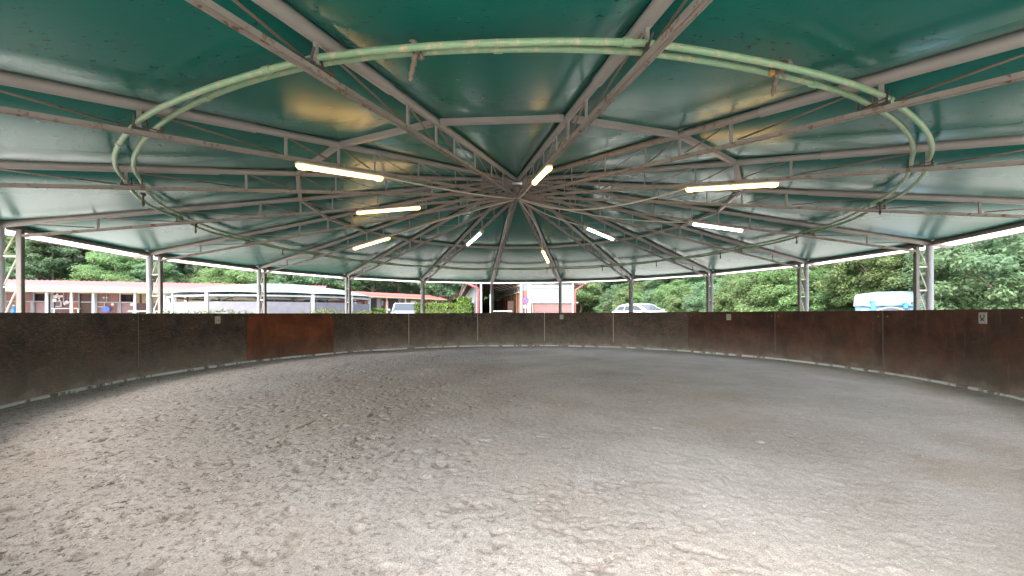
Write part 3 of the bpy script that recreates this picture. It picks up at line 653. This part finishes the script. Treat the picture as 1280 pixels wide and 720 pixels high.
for i in range(N):
    a = ph0+2*PI*i/N; MB().box((wr*math.cos(a), wr*math.sin(a), 1.3), (.13,.13,2.2), a).build('shelter_post', M['white_paint'], wk)
    a2 = a+2*PI/N; p, q = Vector((wr*math.cos(a), wr*math.sin(a), 0)), Vector((wr*math.cos(a2), wr*math.sin(a2), 0))
    MB().beam(p+Vector((0,0,2.28)), q+Vector((0,0,2.28)), .06, .08).build('ring_beam', M['white_paint'], wk)
    d = (q-p).normalized(); p2, q2 = p+d*.08, q-d*.08
    MB().beam(p2+Vector((0,0,1.2)), q2+Vector((0,0,1.2)), .09, 1.62).build('wall_panel', M['block'], wk)
    MB().beam((.1*math.cos(a),.1*math.sin(a),3.02),(wr*math.cos(a),wr*math.sin(a),2.26), .05,.06).build('shelter_rafter', M['grey_metal'], wk)
for i in range(10):
    a = ph0+2*PI*i/10; p = Vector((3.0*math.cos(a), 3.0*math.sin(a), 2.05)); MB().beam(p+Vector((0,0,-.9)), p+Vector((0,0,.15)), .05,.05).build('inner_post', M['white_paint'], wk)
    a2 = a+2*PI/10; MB().beam(p, (3.0*math.cos(a2), 3.0*math.sin(a2), 2.05), .04,.05).build('inner_rail', M['grey_metal'], wk)
# far pink house
ph_ = empty('pink_house', (-6.9, 47, gh(-6.9,47)-.5), R_(5), 'pale pink house with low roof far beyond the hedge', 'house')
zt = 4.45-ph_.location.z
MB().box((0,3,zt/2), (3.6,6,zt)).build('wall', M['pink_wall'], ph_); MB().prism([(-2,zt),(2,zt),(1.8,zt+.1),(0,zt+.35),(-1.8,zt+.1)], -.2, 6.2).build('roof', M['red_roof'], ph_)
MB().box((.9,-.03,zt-1.1), (.5,.06,.8)).build('window', M['grey_metal'], ph_)
e = empty('chimney_stack', (-8.7, 45.6, 1), 0, 'slim pale flue pipe standing left of the pink house', 'chimney')
MB().tube([(0,0,0),(0,0,4.0)], .13, 10).build('flue', M['white_paint'], e, 'auto'); MB().tube([(0,0,4.0),(0,0,4.3)], [.2,.12], 10).build('cowl', M['white_paint'], e, 'auto')
# veranda building, centre
d_ = Vector((-.151,.9885)); n_ = Vector((.9885,.151)); O = Vector((0,22))
vb = empty('veranda_stable', (O.x, O.y, 0), math.atan2(n_.y, n_.x), 'long open-fronted stable with brick stalls and white sheet end, behind the wall centre', 'stable')
def lx(px): return ray(px)*22/(n_.x-ray(px)*n_.y)     # local x on the front plane
def lz(px, py): return zpx(px, py, 22)
xl, xr = lx(582), lx(730); xm = (xl+xr)/2; ze_, zr_ = 3.2, 4.3
Lb = 26
for s, xe_, nm in ((-1, xl, 'roof_slope'), (1, xr, 'roof_slope')):
    v = [(xe_,-.3,ze_),(xm,-.3,zr_),(xm,Lb,zr_),(xe_,Lb,ze_)]; v2 = [(a,b_,c-.06) for a,b_,c in v]
    MB().add(v+v2, [(0,1,2,3),(7,6,5,4),(0,4,5,1),(1,5,6,2),(2,6,7,3),(3,7,4,0)]).build(nm, [M['under']][0], vb)
MB().beam((xl-.04,-.3,ze_-.02),(xl-.04,Lb,ze_-.02), .1,.12).build('gutter', M['brown'], vb); MB().beam((xr+.04,-.3,ze_-.02),(xr+.04,Lb,ze_-.02), .1,.12).build('gutter', M['red_paint'], vb)
for i in range(14):
    y = .6+i*1.9; MB().beam((xl+.1,y,ze_-.12),(xm,y,zr_-.13), .05,.1).build('roof_joist', M['brown'], vb); MB().beam((xm,y,zr_-.13),(xr-.1,y,ze_-.12), .05,.1).build('roof_joist', M['brown'], vb)
def bx_(x0, x1, y0, y1, z0, z1, nm, mt): return MB().box(((x0+x1)/2,(y0+y1)/2,(z0+z1)/2), (abs(x1-x0),abs(y1-y0),abs(z1-z0))).build(nm, M[mt], vb)
# left side cladding: ribbed grey sheets
xw = lx(596)
for i in range(22):
    y = .1+i*1.15; bx_(xw-.03-(i % 2)*.02, xw+.03, y, y+1.1, .4, ze_+.15, 'cladding_sheet', 'grey_metal')
    bx_(xw-.09, xw-.03, y+1.1, y+1.15, .4, ze_+.15, 'cladding_rib', 'white_paint')
# inner stalls wall on the right, receding
xi = lx(650.5)
bx_(xi, xi+.15, .4, Lb, .4, 1.6, 'stall_wall', 'orange_wood')
for i in range(13):
    y = .4+i*1.95
    bx_(xi, xi+.14, y, y+.95, 1.603, 2.62, 'stall_brick', 'orange_wood'); bx_(xi+.05, xi+.12, y+.95, y+1.95, 1.6, 2.62, 'stall_opening', 'dark')
    bx_(xi-.03, xi, y+.9, y+.98, .5, 2.62, 'stall_frame', 'beige'); bx_(xi-.02, xi, y+1.0, y+1.9, 1.0, 1.55, 'stall_door', 'brown')
MB().beam((xi-.05,.2,2.68),(xi-.05,Lb,2.68), .08,.08).build('truss_chord', M['beige'], vb); MB().beam((xi-.05,.2,3.05),(xi-.05,Lb,3.05), .08,.1).build('truss_chord', M['beige'], vb)
for i in range(26):
    y = .3+i; MB().beam((xi-.05,y,2.7),(xi-.05,y+.5,3.03), .03,.03).build('truss_web', M['grey_metal'], vb); MB().beam((xi-.05,y+.5,3.03),(xi-.05,y+1,2.7), .03,.03).build('truss_web', M['grey_metal'], vb)
bx_(xi+.13, xi+.16, .5, Lb, 2.7, 3.1, 'upper_wall', 'under'); None
bx_(xl+.6, lx(603), 9, 9.1, 1.7, 2.3, 'hatch', 'brick'); bx_(lx(601)+.3, lx(616), 14, 14.2, .4, 2.9, 'cross_wall', 'brown')
bx_(lx(604), lx(611.5), 13.85, 13.98, 1.9, 2.5, 'hatch', 'brick')
# front posts, sheet end, sign area
for a, b_, c, nm, mt in ((600,602.5,353,'front_post','white_paint'),(612.3,614.2,368,'front_post','white_paint'),(649.8,653.2,353,'front_post','grey_metal'),(659.3,663.5,354,'front_post','white_paint')):
    bx_(lx(a), lx(b_), -.04, .06, .3, lz(a, c), nm, mt)
bx_(lx(653.3), lx(659.2), .1, .2, .3, lz(656,363), 'brick_panel', 'brick'); bx_(lx(653.3), lx(659.2), .1, .16, lz(656,363), 3.3, 'sheet', 'grey_metal')
bx_(lx(614.5), lx(640), -.02, .02, lz(625,389.6), lz(625,388.4), 'low_rail', 'white_plastic')
for i, (a, b_) in enumerate(((663.6,688.6),(689.2,701.5),(702,713),(713,716.2))):
    bx_(lx(a), lx(b_), .0+(i % 2)*.006, .05, lz(690,378.3), 3.1, 'frosted_sheet', 'frost')
bx_(lx(688.5), lx(689.3), -.02, .0, lz(690,378), 3.1, 'sheet_bar', 'white_paint'); bx_(lx(663.5), lx(716), -.03, -.001, lz(690,359.4), lz(690,358.8), 'sheet_bar', 'white_paint')
bx_(lx(663.6), lx(715), .01, .12, .3, lz(690,378.4), 'brick_base', 'brick_pink'); bx_(lx(663.6), lx(722.5), -.05, .0, lz(690,378.6), lz(690,377.2), 'sill_rail', 'white_paint')
bx_(lx(715), lx(717.2), -.03, .05, .3, 3.2, 'corner_post', 'white_paint')
MB().beam((lx(661),-.02,3.2-.1),(lx(650),-.02,3.75), .05,.07).build('gable_brace', M['white_paint'], vb); MB().beam((lx(665),-.04,lz(665,379)),(lx(667.5),-.04,.5), .04,.05).build('lean_rail', M['beige'], vb)
MB().tube([(lx(585)-.1,-.25,ze_-.05),(lx(597.5),-.15,lz(598,361)),(lx(597.8),-.12,lz(598,364)),(lx(597.8),-.12,.4)], .06, 10).build('downpipe', M['red_paint'], vb, True)
MB().tube([(xr,-.2,ze_-.05),(lx(719.5),-.1,lz(718,361.5)),(lx(718.6),-.08,lz(718,364)),(lx(718.6),-.08,.4)], .045, 10).build('downpipe', M['red_paint'], vb, True)
bx_(lx(643)-.2, lx(646), 1.2, 1.5, .5, 2.2, 'feed_post', 'brown')
# no-stopping sign by the veranda
p = O+n_*lx(655.5)+d_*-.35
e = empty('round_sign', (p.x, p.y, .4), math.atan2(n_.y, n_.x), 'round blue and red road sign on a thin pole before the veranda', 'sign')
zs = lz(655.5, 375.3)-.4
MB().tube([(0,.03,-.2),(0,.03,zs+.2)], .025, 8).build('sign_pole', M['grey_metal'], e, True)
MB().tube([(0,0,zs),(0,-.012,zs)], .2, 24).build('sign_ring', M['sign_red'], e); MB().tube([(0,-.013,zs),(0,-.018,zs)], .155, 24).build('sign_disc', M['sign_blue'], e)
MB().beam((-.11,-.02,zs+.11),(.11,-.02,zs-.11), .035,.004,(0,1,0)).build('sign_bar', M['sign_red'], e)
MB().box((0,-.002,zs-.36), (.26,.01,.16)).build('sign_plate', M['white_plastic'], e)

# ------------------------------------------------------------------ vehicles, tank
def car(name, loc, rz, label, cat, paint, Lc, Wc, H, prof, beltz, cabin, wheels):
    """prof: lower body outline (x,z); cabin: (x,z) outline of greenhouse from rear base to front base"""
    e = empty(name, loc, rz, label, cat); n = 8; hw_ = Wc/2
    b_ = MB(); P = prof; v = []; ys_ = [(-1,.93),(-.97,.99),(-.6,1),(0,1.01),(.6,1),(.97,.99),(1,.93)]
    cxp = sum(p[0] for p in P)/len(P)
    for y_, s_ in ys_:
        for x_, z_ in P: v.append((cxp+(x_-cxp)*(1-.05*abs(y_)**3), y_*hw_*(1 if z_ < beltz-.02 else .95), z_*(1 if abs(y_) < .98 else .985)))
    m_ = len(P); ff = [tuple(range(m_)), tuple((len(ys_)-1)*m_+i for i in range(m_-1,-1,-1))]
    for k in range(len(ys_)-1):
        for i in range(m_): j = (i+1) % m_; ff.append((k*m_+j, k*m_+i, (k+1)*m_+i, (k+1)*m_+j))
    b_.add(v, ff).build('body', M[paint], e, 'auto')
    # greenhouse: tapered toward roof
    def wy(z_): return hw_*(.93-.16*(z_-beltz)/(H-beltz))
    v = []; 
    for sgn in (-1, 1):
        for x_, z_ in cabin: v.append((x_, sgn*wy(z_), z_))
    m_ = len(cabin); MB().add(v, [tuple(range(m_-1,-1,-1)), tuple(m_+i for i in range(m_))]+[(i,(i+1) % m_,m_+(i+1) % m_,m_+i) for i in range(m_)]).build('cabin', M[paint], e, 'auto')
    # windscreens: first and last slanted edges
    def glass(a, b_2, nm):
        (xa, za_), (xb, zb2) = a, b_2; dx, dz = xb-xa, zb2-za_; L_ = math.hypot(dx, dz); nx, nz = -dz/L_, dx/L_
        if nz < 0 : nx, nz = -nx, -nz
        q = []
        for t_, s_ in ((.08,.9),(.92,.9)):
            x_, z_ = xa+dx*t_+nx*.006, za_+dz*t_+nz*.006
            q += [(x_, -wy(z_)*s_, z_), (x_, wy(z_)*s_, z_)]
        q += [(a_-nx*.02, b3, c_-nz*.02) for a_, b3, c_ in q]
        MB().add(q, [(0,1,3,2),(4,6,7,5),(0,4,5,1),(2,3,7,6),(0,2,6,4),(1,5,7,3)]).build(nm, M['glass'], e)
    glass(cabin[0], cabin[1], 'rear_window'); glass(cabin[-1], cabin[-2], 'windscreen')
    # side windows
    x0, x1 = cabin[0][0], cabin[-1][0]; xt0, xt1 = cabin[1][0], cabin[-2][0]; zt_ = min(cabin[1][1], cabin[-2][1]); zb_ = beltz
    cuts = [.05,.33,.64,.93]
    for sgn in (-1, 1):
        for i in range(3):
            a, c = cuts[i]+.012, cuts[i+1]-.012; q = []
            for u, v_ in ((a,.1),(c,.1),(c,.86),(a,.86)):
                z_ = zb_+(zt_-zb_)*v_; xx0 = x0+(xt0-x0)*v_; xx1 = x1+(xt1-x1)*v_; q.append((xx0+(xx1-xx0)*u, sgn*(wy(z_)+.004), z_))
            q += [(p[0], p[1]-sgn*.02, p[2]) for p in q]
            MB().add(q, [(0,1,2,3),(7,6,5,4),(0,4,5,1),(1,5,6,2),(2,6,7,3),(3,7,4,0)]).build('side_window', M['glass'], e)
        mm = MB().bbox((x1-.25, sgn*(hw_+.1), beltz+.08), (.12,.2,.15), .03).build('mirror', M[paint], e, 'auto')
        MB().bbox((Lc/2-.12, sgn*(hw_-.25), beltz-.22), (.2,.36,.15), .03).build('headlight', M['chrome'], e); MB().bbox((-Lc/2+.1, sgn*(hw_-.18), beltz-.15), (.16,.26,.2), .03).build('tail_light', M['red_lens'], e)
        for wx in wheels:
            wh = MB().tube([(wx, sgn*(hw_-.2), .33),(wx, sgn*(hw_+.01), .33)], .33, 20).build('wheel', M['tyre'], e, 'auto'); MB().tube([(wx, sgn*(hw_+.0), .33),(wx, sgn*(hw_+.02), .33)], .21, 12).build('rim', M['chrome'], wh)
        MB().box(((xt0+xt1)/2, sgn*hw_*.68, H+.02), ((xt1-xt0)*.9,.03,.03)).build('roof_rail', M['chrome'], e)
    return e
prof = [(-2.2,.35),(2.2,.3),(2.25,.6),(2.2,.78),(1.9,.92),(1.2,1.02),(-2.1,1.05),(-2.25,.9),(-2.27,.6)]
cabin = [(-2.0,1.03),(-1.55,1.5),(-.9,1.58),(.2,1.57),(1.15,1.02)]
cabin = [(-1.95,1.03),(-1.45,1.48),(-.8,1.56),(.25,1.55),(1.2,1.02)]
car('parked_car', (9.15, 27.6, .56), R_(-60), 'white estate car parked in front of the green bank, right of centre', 'car', 'car_white', 4.5, 1.82, 1.56, prof, 1.03, [cabin[0], cabin[1], cabin[2], cabin[3], cabin[4]], (-1.35, 1.4))
profv = [(-2.4,.35),(2.3,.3),(2.35,.7),(2.25,1.0),(1.7,1.15),(-2.35,1.15),(-2.4,.7)]
car('parked_van', (-6.9, 25.6, .5), R_(-74), 'silver blue people carrier parked facing the pen, before the red-roofed stable', 'van', 'car_silver', 4.7, 1.9, 1.66, profv, 1.12, [(-2.3,1.12),(-2.15,1.62),(-1.5,1.68),(.75,1.66),(1.65,1.12)], (-1.5, 1.5))
# blue tank
tk = empty('blue_tank', (13.75, 14.25, .5), R_(-40), 'weathered pale blue plastic tank with dark blue rim, before the right bank', 'tank')
zt = 2.17-.5
def loft(secs, name, mt, parent):
    v = []; ff = []; 
    for z_, hx, hy, ch in secs: v += [(-hx,-hy+ch,z_),(-hx+ch,-hy,z_),(hx-ch,-hy,z_),(hx,-hy+ch,z_),(hx,hy-ch,z_),(hx-ch,hy,z_),(-hx+ch,hy,z_),(-hx,hy-ch,z_)]
    for k in range(len(secs)-1):
        for i in range(8): j = (i+1) % 8; ff.append((k*8+i,k*8+j,k*8+8+j,k*8+8+i))
    ff.append(tuple(range(7,-1,-1))); ff.append(tuple((len(secs)-1)*8+i for i in range(8)))
    return MB().add(v, ff).build(name, M[mt], parent, 'auto')
loft([(0,.86,.5,.12),(.3,.93,.56,.13),(zt-.52,.97,.6,.13)], 'tank_body', 'blue_light', tk)
loft([(zt-.505,.99,.62,.14),(zt-.49,1.02,.65,.14),(zt-.12,.99,.63,.14),(zt-.06,.93,.58,.14),(zt-.005,.5,.42,.12),(zt+.015,.42,.3,.1)], 'tank_lid', 'blue', tk)
P = [(-.93+1.86*i/24, -.672, zt-.5+.018*math.sin(i*.9)+(.03*math.sin(PI*(i-10)/6) if 10 < i < 16 else 0)) for i in range(25)]
MB().tube(P, .024, 6).build('tank_rim', M['blue_dark'], tk, True)
for x_, h_ in ((-.5,.34),(.33,.16)): MB().bbox((x_,-.69,zt-.5+(.0 if h_ > .2 else -.02)), (.12,.07,h_), .02).build('latch', M['blue_dark'], tk); MB().bbox((x_-.03,-.69,zt-.5+h_/2), (.15,.08,.05), .015).build('latch_cap', M['blue_dark'], tk)
P = [(-.45+.8*i/16, -.68, zt-.7+.14*math.sin(PI*i/16)) for i in range(17)]; MB().tube(P, .03, 8).build('hose_arch', M['hose'], tk, True)

# ------------------------------------------------------------------ vegetation
def leaf_mesh(name, P, Nn, size, mt, asp=.55, seed=1, tone=None):
    r = np.random.default_rng(seed); n = len(P); t = r.normal(size=(n,3)); t -= (t*Nn).sum(1)[:,None]*Nn; t /= np.linalg.norm(t, axis=1)[:,None]+1e-9; b = np.cross(Nn, t)
    s = (size*r.uniform(.6,1.35,n))[:,None]; fold = Nn*s*.15
    v = np.stack([P-t*s*.5, P+b*s*asp*.5+fold, P+t*s*.5, P-b*s*asp*.5+fold], 1).reshape(-1,3)
    f = np.arange(n*4).reshape(n,4); me = bpy.data.meshes.new(name); me.vertices.add(n*4); me.vertices.foreach_set('co', v.astype(np.float32).ravel())
    me.loops.add(n*4); me.loops.foreach_set('vertex_index', f.astype(np.int32).ravel()); me.polygons.add(n); me.polygons.foreach_set('loop_start', np.arange(0,n*4,4,dtype=np.int32)); me.polygons.foreach_set('loop_total', np.full(n,4,np.int32)); me.update(calc_edges=True)
    if tone is None: tone = r.random(n)
    a = me.attributes.new('tone','FLOAT','POINT'); a.data.foreach_set('value', np.repeat(np.clip(tone,0,1),4).astype(np.float32)); me.materials.append(mt); return me
def crown_mesh(name, rx, rz_, zc, nclump, nleaf, size, mt, seed, low=-.5):
    r = np.random.default_rng(seed); P = []; Nn = []; T = []
    for c in range(nclump):
        d = r.normal(size=3); d /= np.linalg.norm(d); d[2] = max(d[2], low+r.random()*.2); rad = r.uniform(.5,1.02)
        ctr = np.array([d[0]*rx*rad, d[1]*rx*rad, zc+d[2]*rz_*rad]); cr = r.uniform(.16,.32)*rx; tn = r.random()
        q = r.normal(size=(nleaf,3)); q /= np.linalg.norm(q,axis=1)[:,None]; rr_ = cr*r.uniform(.35,1.05,nleaf)[:,None]; pts = q*rr_*np.array([1,1,.62])
        nn = q*.6+np.array([0,0,.75])+r.normal(size=(nleaf,3))*.4; nn /= np.linalg.norm(nn,axis=1)[:,None]
        P.append(ctr+pts); Nn.append(nn); T.append(tn*.7+r.random(nleaf)*.3)
    return leaf_mesh(name, np.concatenate(P), np.concatenate(Nn), size, mt, .5, seed, np.concatenate(T))
def trunk_mb(h_, r0, seed, sp):
    q = random.Random(seed); mb = MB(); P = [Vector((0,0,-.6))]; 
    for i in range(1,6): P.append(Vector((q.uniform(-.12,.12)*i*.5, q.uniform(-.12,.12)*i*.5, h_*i/5)))
    mb.tube(P, [r0*(1.15-.17*i) for i in range(6)], 8)
    for k in range(6):
        b0 = P[2+k % 3]; a = q.random()*2*PI; L_ = sp*q.uniform(.5,.85); e_ = b0+Vector((math.cos(a)*L_, math.sin(a)*L_, L_*.7)); m2 = b0.lerp(e_,.5)+Vector((0,0,-.1)); mb.tube([b0,m2,e_], [r0*.45,r0*.3,r0*.08], 6)
    return mb
protos = []
for i, (rx, rz_, zc, nc, nl, sz, mt, hh) in enumerate(((2.6,2.4,4.4,85,170,.23,'leaf',5.2),(2.2,2.9,4.6,80,170,.21,'leaf',5.6),(2.9,2.1,3.6,90,170,.22,'leaf2',4.6),(1.9,1.9,1.9,90,170,.14,'leaf2',2.6),(2.1,2.0,2.0,90,170,.15,'leaf',2.8))):
    crm = crown_mesh('crown', rx, rz_, zc, nc, nl, sz, M[mt], 40+i, low=-.75 if i > 2 else -.55); mb = trunk_mb(hh, .16 if i < 3 else .07, i, rx)
    tme = bpy.data.meshes.new('trunk'); tme.from_pydata([tuple(p) for p in mb.v], [], mb.f); tme.materials.append(M['bark']); tme.polygons.foreach_set('use_smooth', [True]*len(tme.polygons)); protos.append((crm, tme))
ntree = 0
def tree(x, y, kind, sc, name, label, cat, group):
    global ntree; ntree += 1
    e = empty(name, (x, y, float(gh(x, y))), random.random()*2*PI, label, cat, group); e.scale = (sc*random.uniform(.9,1.15), sc*random.uniform(.9,1.15), sc)
    for nm, me in (('crown', protos[kind][0]), ('trunk', protos[kind][1])): link(bpy.data.objects.new(nm, me), e)
r3 = random.Random(21); placed = []
def scatter(n, gen, mind, kinds_, scr, name, label, cat, group):
    c = 0
    for _ in range(n*30):
        if c >= n: break
        x, y = gen()
        if any((x-a)**2+(y-b)**2 < mind*mind for a, b in placed): continue
        px = 640+x/max(y, .5)*490.7
        if y < 1 or px < -260 or px > 1560: continue
        placed.append((x, y)); c += 1; kd = r3.choice(kinds_)
        hue = ('dark green', 'tall green', 'yellowish green', 'yellowish green', 'bluish green')[kd]
        if 'shrub' in name: lb = '%s shrub at the foot of the right bank, %s' % (hue, 'near the veranda end' if px < 765 else 'behind the white car' if px < 850 else 'between white car and tank' if px < 1060 else 'behind the blue tank' if px < 1170 else 'right of the blue tank')
        elif 'bank' in name: lb = '%s broadleaf tree up the right bank, %s' % (hue, 'above the veranda end' if px < 765 else 'above the white car' if px < 850 else 'between the white car and the blue tank' if px < 1060 else 'above the blue tank' if px < 1170 else 'right of the blue tank')
        else: lb = '%s broadleaf tree on the hillside, %s' % (hue, 'behind the far left stable row' if px < 205 else 'behind the small round shelter' if px < 460 else 'behind the stable by the silver van' if px < 535 else 'behind the pink house and hedge' if px < 640 else 'beyond the veranda stable')
        tree(x, y, kd, r3.uniform(*scr), name, lb, cat, group+' '+lb.split(', ')[1])
def s1(x, y): return (x-15.5)+(y-12)*.1
# right bank: front row of shrubs then trees up the slope
def g_right(a, b):
    def g():
        y = r3.uniform(0, 52); return 15.5-(y-12)*.1+r3.uniform(a, b), y
    return g
scatter(34, g_right(-.6, 1.8), 1.35, (3,4), (.6,.95), 'bank_shrub', 'leafy shrub at the foot of the green bank on the right', 'shrub', 'shrubs at the foot of the right bank')
scatter(46, g_right(2.2, 9), 2.3, (0,1,2,4,2), (.75,1.1), 'bank_tree', 'broadleaf tree on the green bank rising at the right', 'tree', 'trees on the right bank')
scatter(20, g_right(9, 18), 3.0, (0,1,2), (.95,1.3), 'bank_tree', 'broadleaf tree on the green bank rising at the right', 'tree', 'trees on the right bank')
def g_left(a, b, lo, hi):
    def g():
        t_ = r3.uniform(lo, hi); s_ = 13+r3.uniform(a, b); return -28.9+.938*t_-.346*s_, 22.2+.346*t_+.938*s_
    return g
scatter(40, g_left(-1.5, 5, -32, 62), 2.7, (0,1,2), (.75,1.0), 'hill_tree', 'broadleaf tree on the wooded hillside behind the red roofs', 'tree', 'trees on the hillside behind the stables')
scatter(46, g_left(5, 17, -36, 62), 3.3, (0,1,2), (.95,1.35), 'hill_tree', 'broadleaf tree on the wooded hillside behind the red roofs', 'tree', 'trees on the hillside behind the stables')
# leafy ground cover on the bank
def cover(name, gen, n, size, mt, seed):
    r = np.random.default_rng(seed); x, y = gen(r, n); z = gh(x, y); hgt = fnoise(x+300, y+300, 1.6, 31)*1.1*np.clip(fnoise(x+300,y+300,.5,32)+.3,0,1)+r.random(n)*.25
    P = np.stack([x, y, z+hgt*.9], 1); nn = r.normal(size=(n,3))*.6+np.array([-.45,0,.8]); nn /= np.linalg.norm(nn,axis=1)[:,None]
    me = leaf_mesh(name, P, nn, size, M[mt], .5, seed, fnoise(x+90,y+90,1.2,33)*.8+r.random(n)*.3); o = bpy.data.objects.new(name, me); C.objects.link(o); return tag(o, kind='stuff')
def gb(r, n): y = r.uniform(-2,50,n); return 15.5-(y-12)*.1+r.uniform(-1.2,12,n)**1.0, y
tag(cover('undergrowth', gb, 90000, .2, 'leaf2', 51), 'tangled green undergrowth and creepers covering the bank on the right', 'undergrowth')
def gl(r, n): t_ = r.uniform(-34,60,n); s_ = 13+r.uniform(-2,16,n); return -28.9+.938*t_-.346*s_, 22.2+.346*t_+.938*s_
tag(cover('hill_undergrowth', gl, 60000, .34, 'leaf', 52), 'green undergrowth between the trees on the far left hillside', 'undergrowth')
# weeds before the small shelter
def gw(r, n): a = r.uniform(R_(-120), R_(10), n); q = 4.85+r.random(n)*1.2; return wc[0]+q*np.cos(a), wc[1]+q*np.sin(a)
r = np.random.default_rng(61); n = 5000; x, y = gw(r, n); hh = .9+fnoise(x+60,y+60,1.1,62)*.35
P = np.stack([x, y, .5+r.random(n)*hh], 1); nn = r.normal(size=(n,3)); nn[:,2] *= .4; nn /= np.linalg.norm(nn,axis=1)[:,None]
o = bpy.data.objects.new('tall_weeds', leaf_mesh('tall_weeds', P, nn, .16, M['grass'], .3, 63)); C.objects.link(o); tag(o, 'tall green weeds growing in front of the small round shelter wall', 'weeds', kind='stuff')
# hedge and bush left of the veranda
def leafy_box(name, c, d, rz, n, label, cat, seed, size=.13):
    r = np.random.default_rng(seed); q = r.uniform(-1,1,(n,3)); k = r.integers(0,5,n); ax_ = np.where(k < 2, 0, np.where(k < 4, 1, 2)); sg = np.where(k % 2 == 0, 1, -1); sg = np.where(ax_ == 2, 1, sg)
    q[np.arange(n), ax_] = sg*r.uniform(.8,1.04,n); rn = (fnoise(q[:,0]*d[0]+40, q[:,1]*d[1]+q[:,2]*d[2]+40, .35, seed)-.5)*.18
    P = q*np.array(d)/2*(1+rn[:,None]); nn = np.zeros((n,3)); nn[np.arange(n), ax_] = sg; nn += r.normal(size=(n,3))*.5; nn /= np.linalg.norm(nn,axis=1)[:,None]
    e = empty(name, c, rz, label, cat); P[:,2] += d[2]/2; o = bpy.data.objects.new('foliage', leaf_mesh('foliage', P, nn, size, M['hedge'], .55, seed)); link(o, e)
    MB().box((0,0,d[2]*.42), (d[0]*.8,d[1]*.7,d[2]*.8)).build('twig_core', M['bark'], e)
leafy_box('hedge', (-4.05, 23.6, .5), (3.3,1.0,1.55), R_(4), 6500, 'clipped bright green hedge right of the silver van', 'hedge', 71)
leafy_box('bush', (-2.75, 22.6, .5), (.75,.9,1.85), R_(10), 2600, 'rounded green bush at the corner of the grey clad wall', 'bush', 72, .12)
leafy_box('bush', (-8.6, 22.6, .5), (2.4,.8,1.25), R_(0), 2600, 'low feathery bush just left of the silver van', 'bush', 73, .14)
print('trees', ntree)
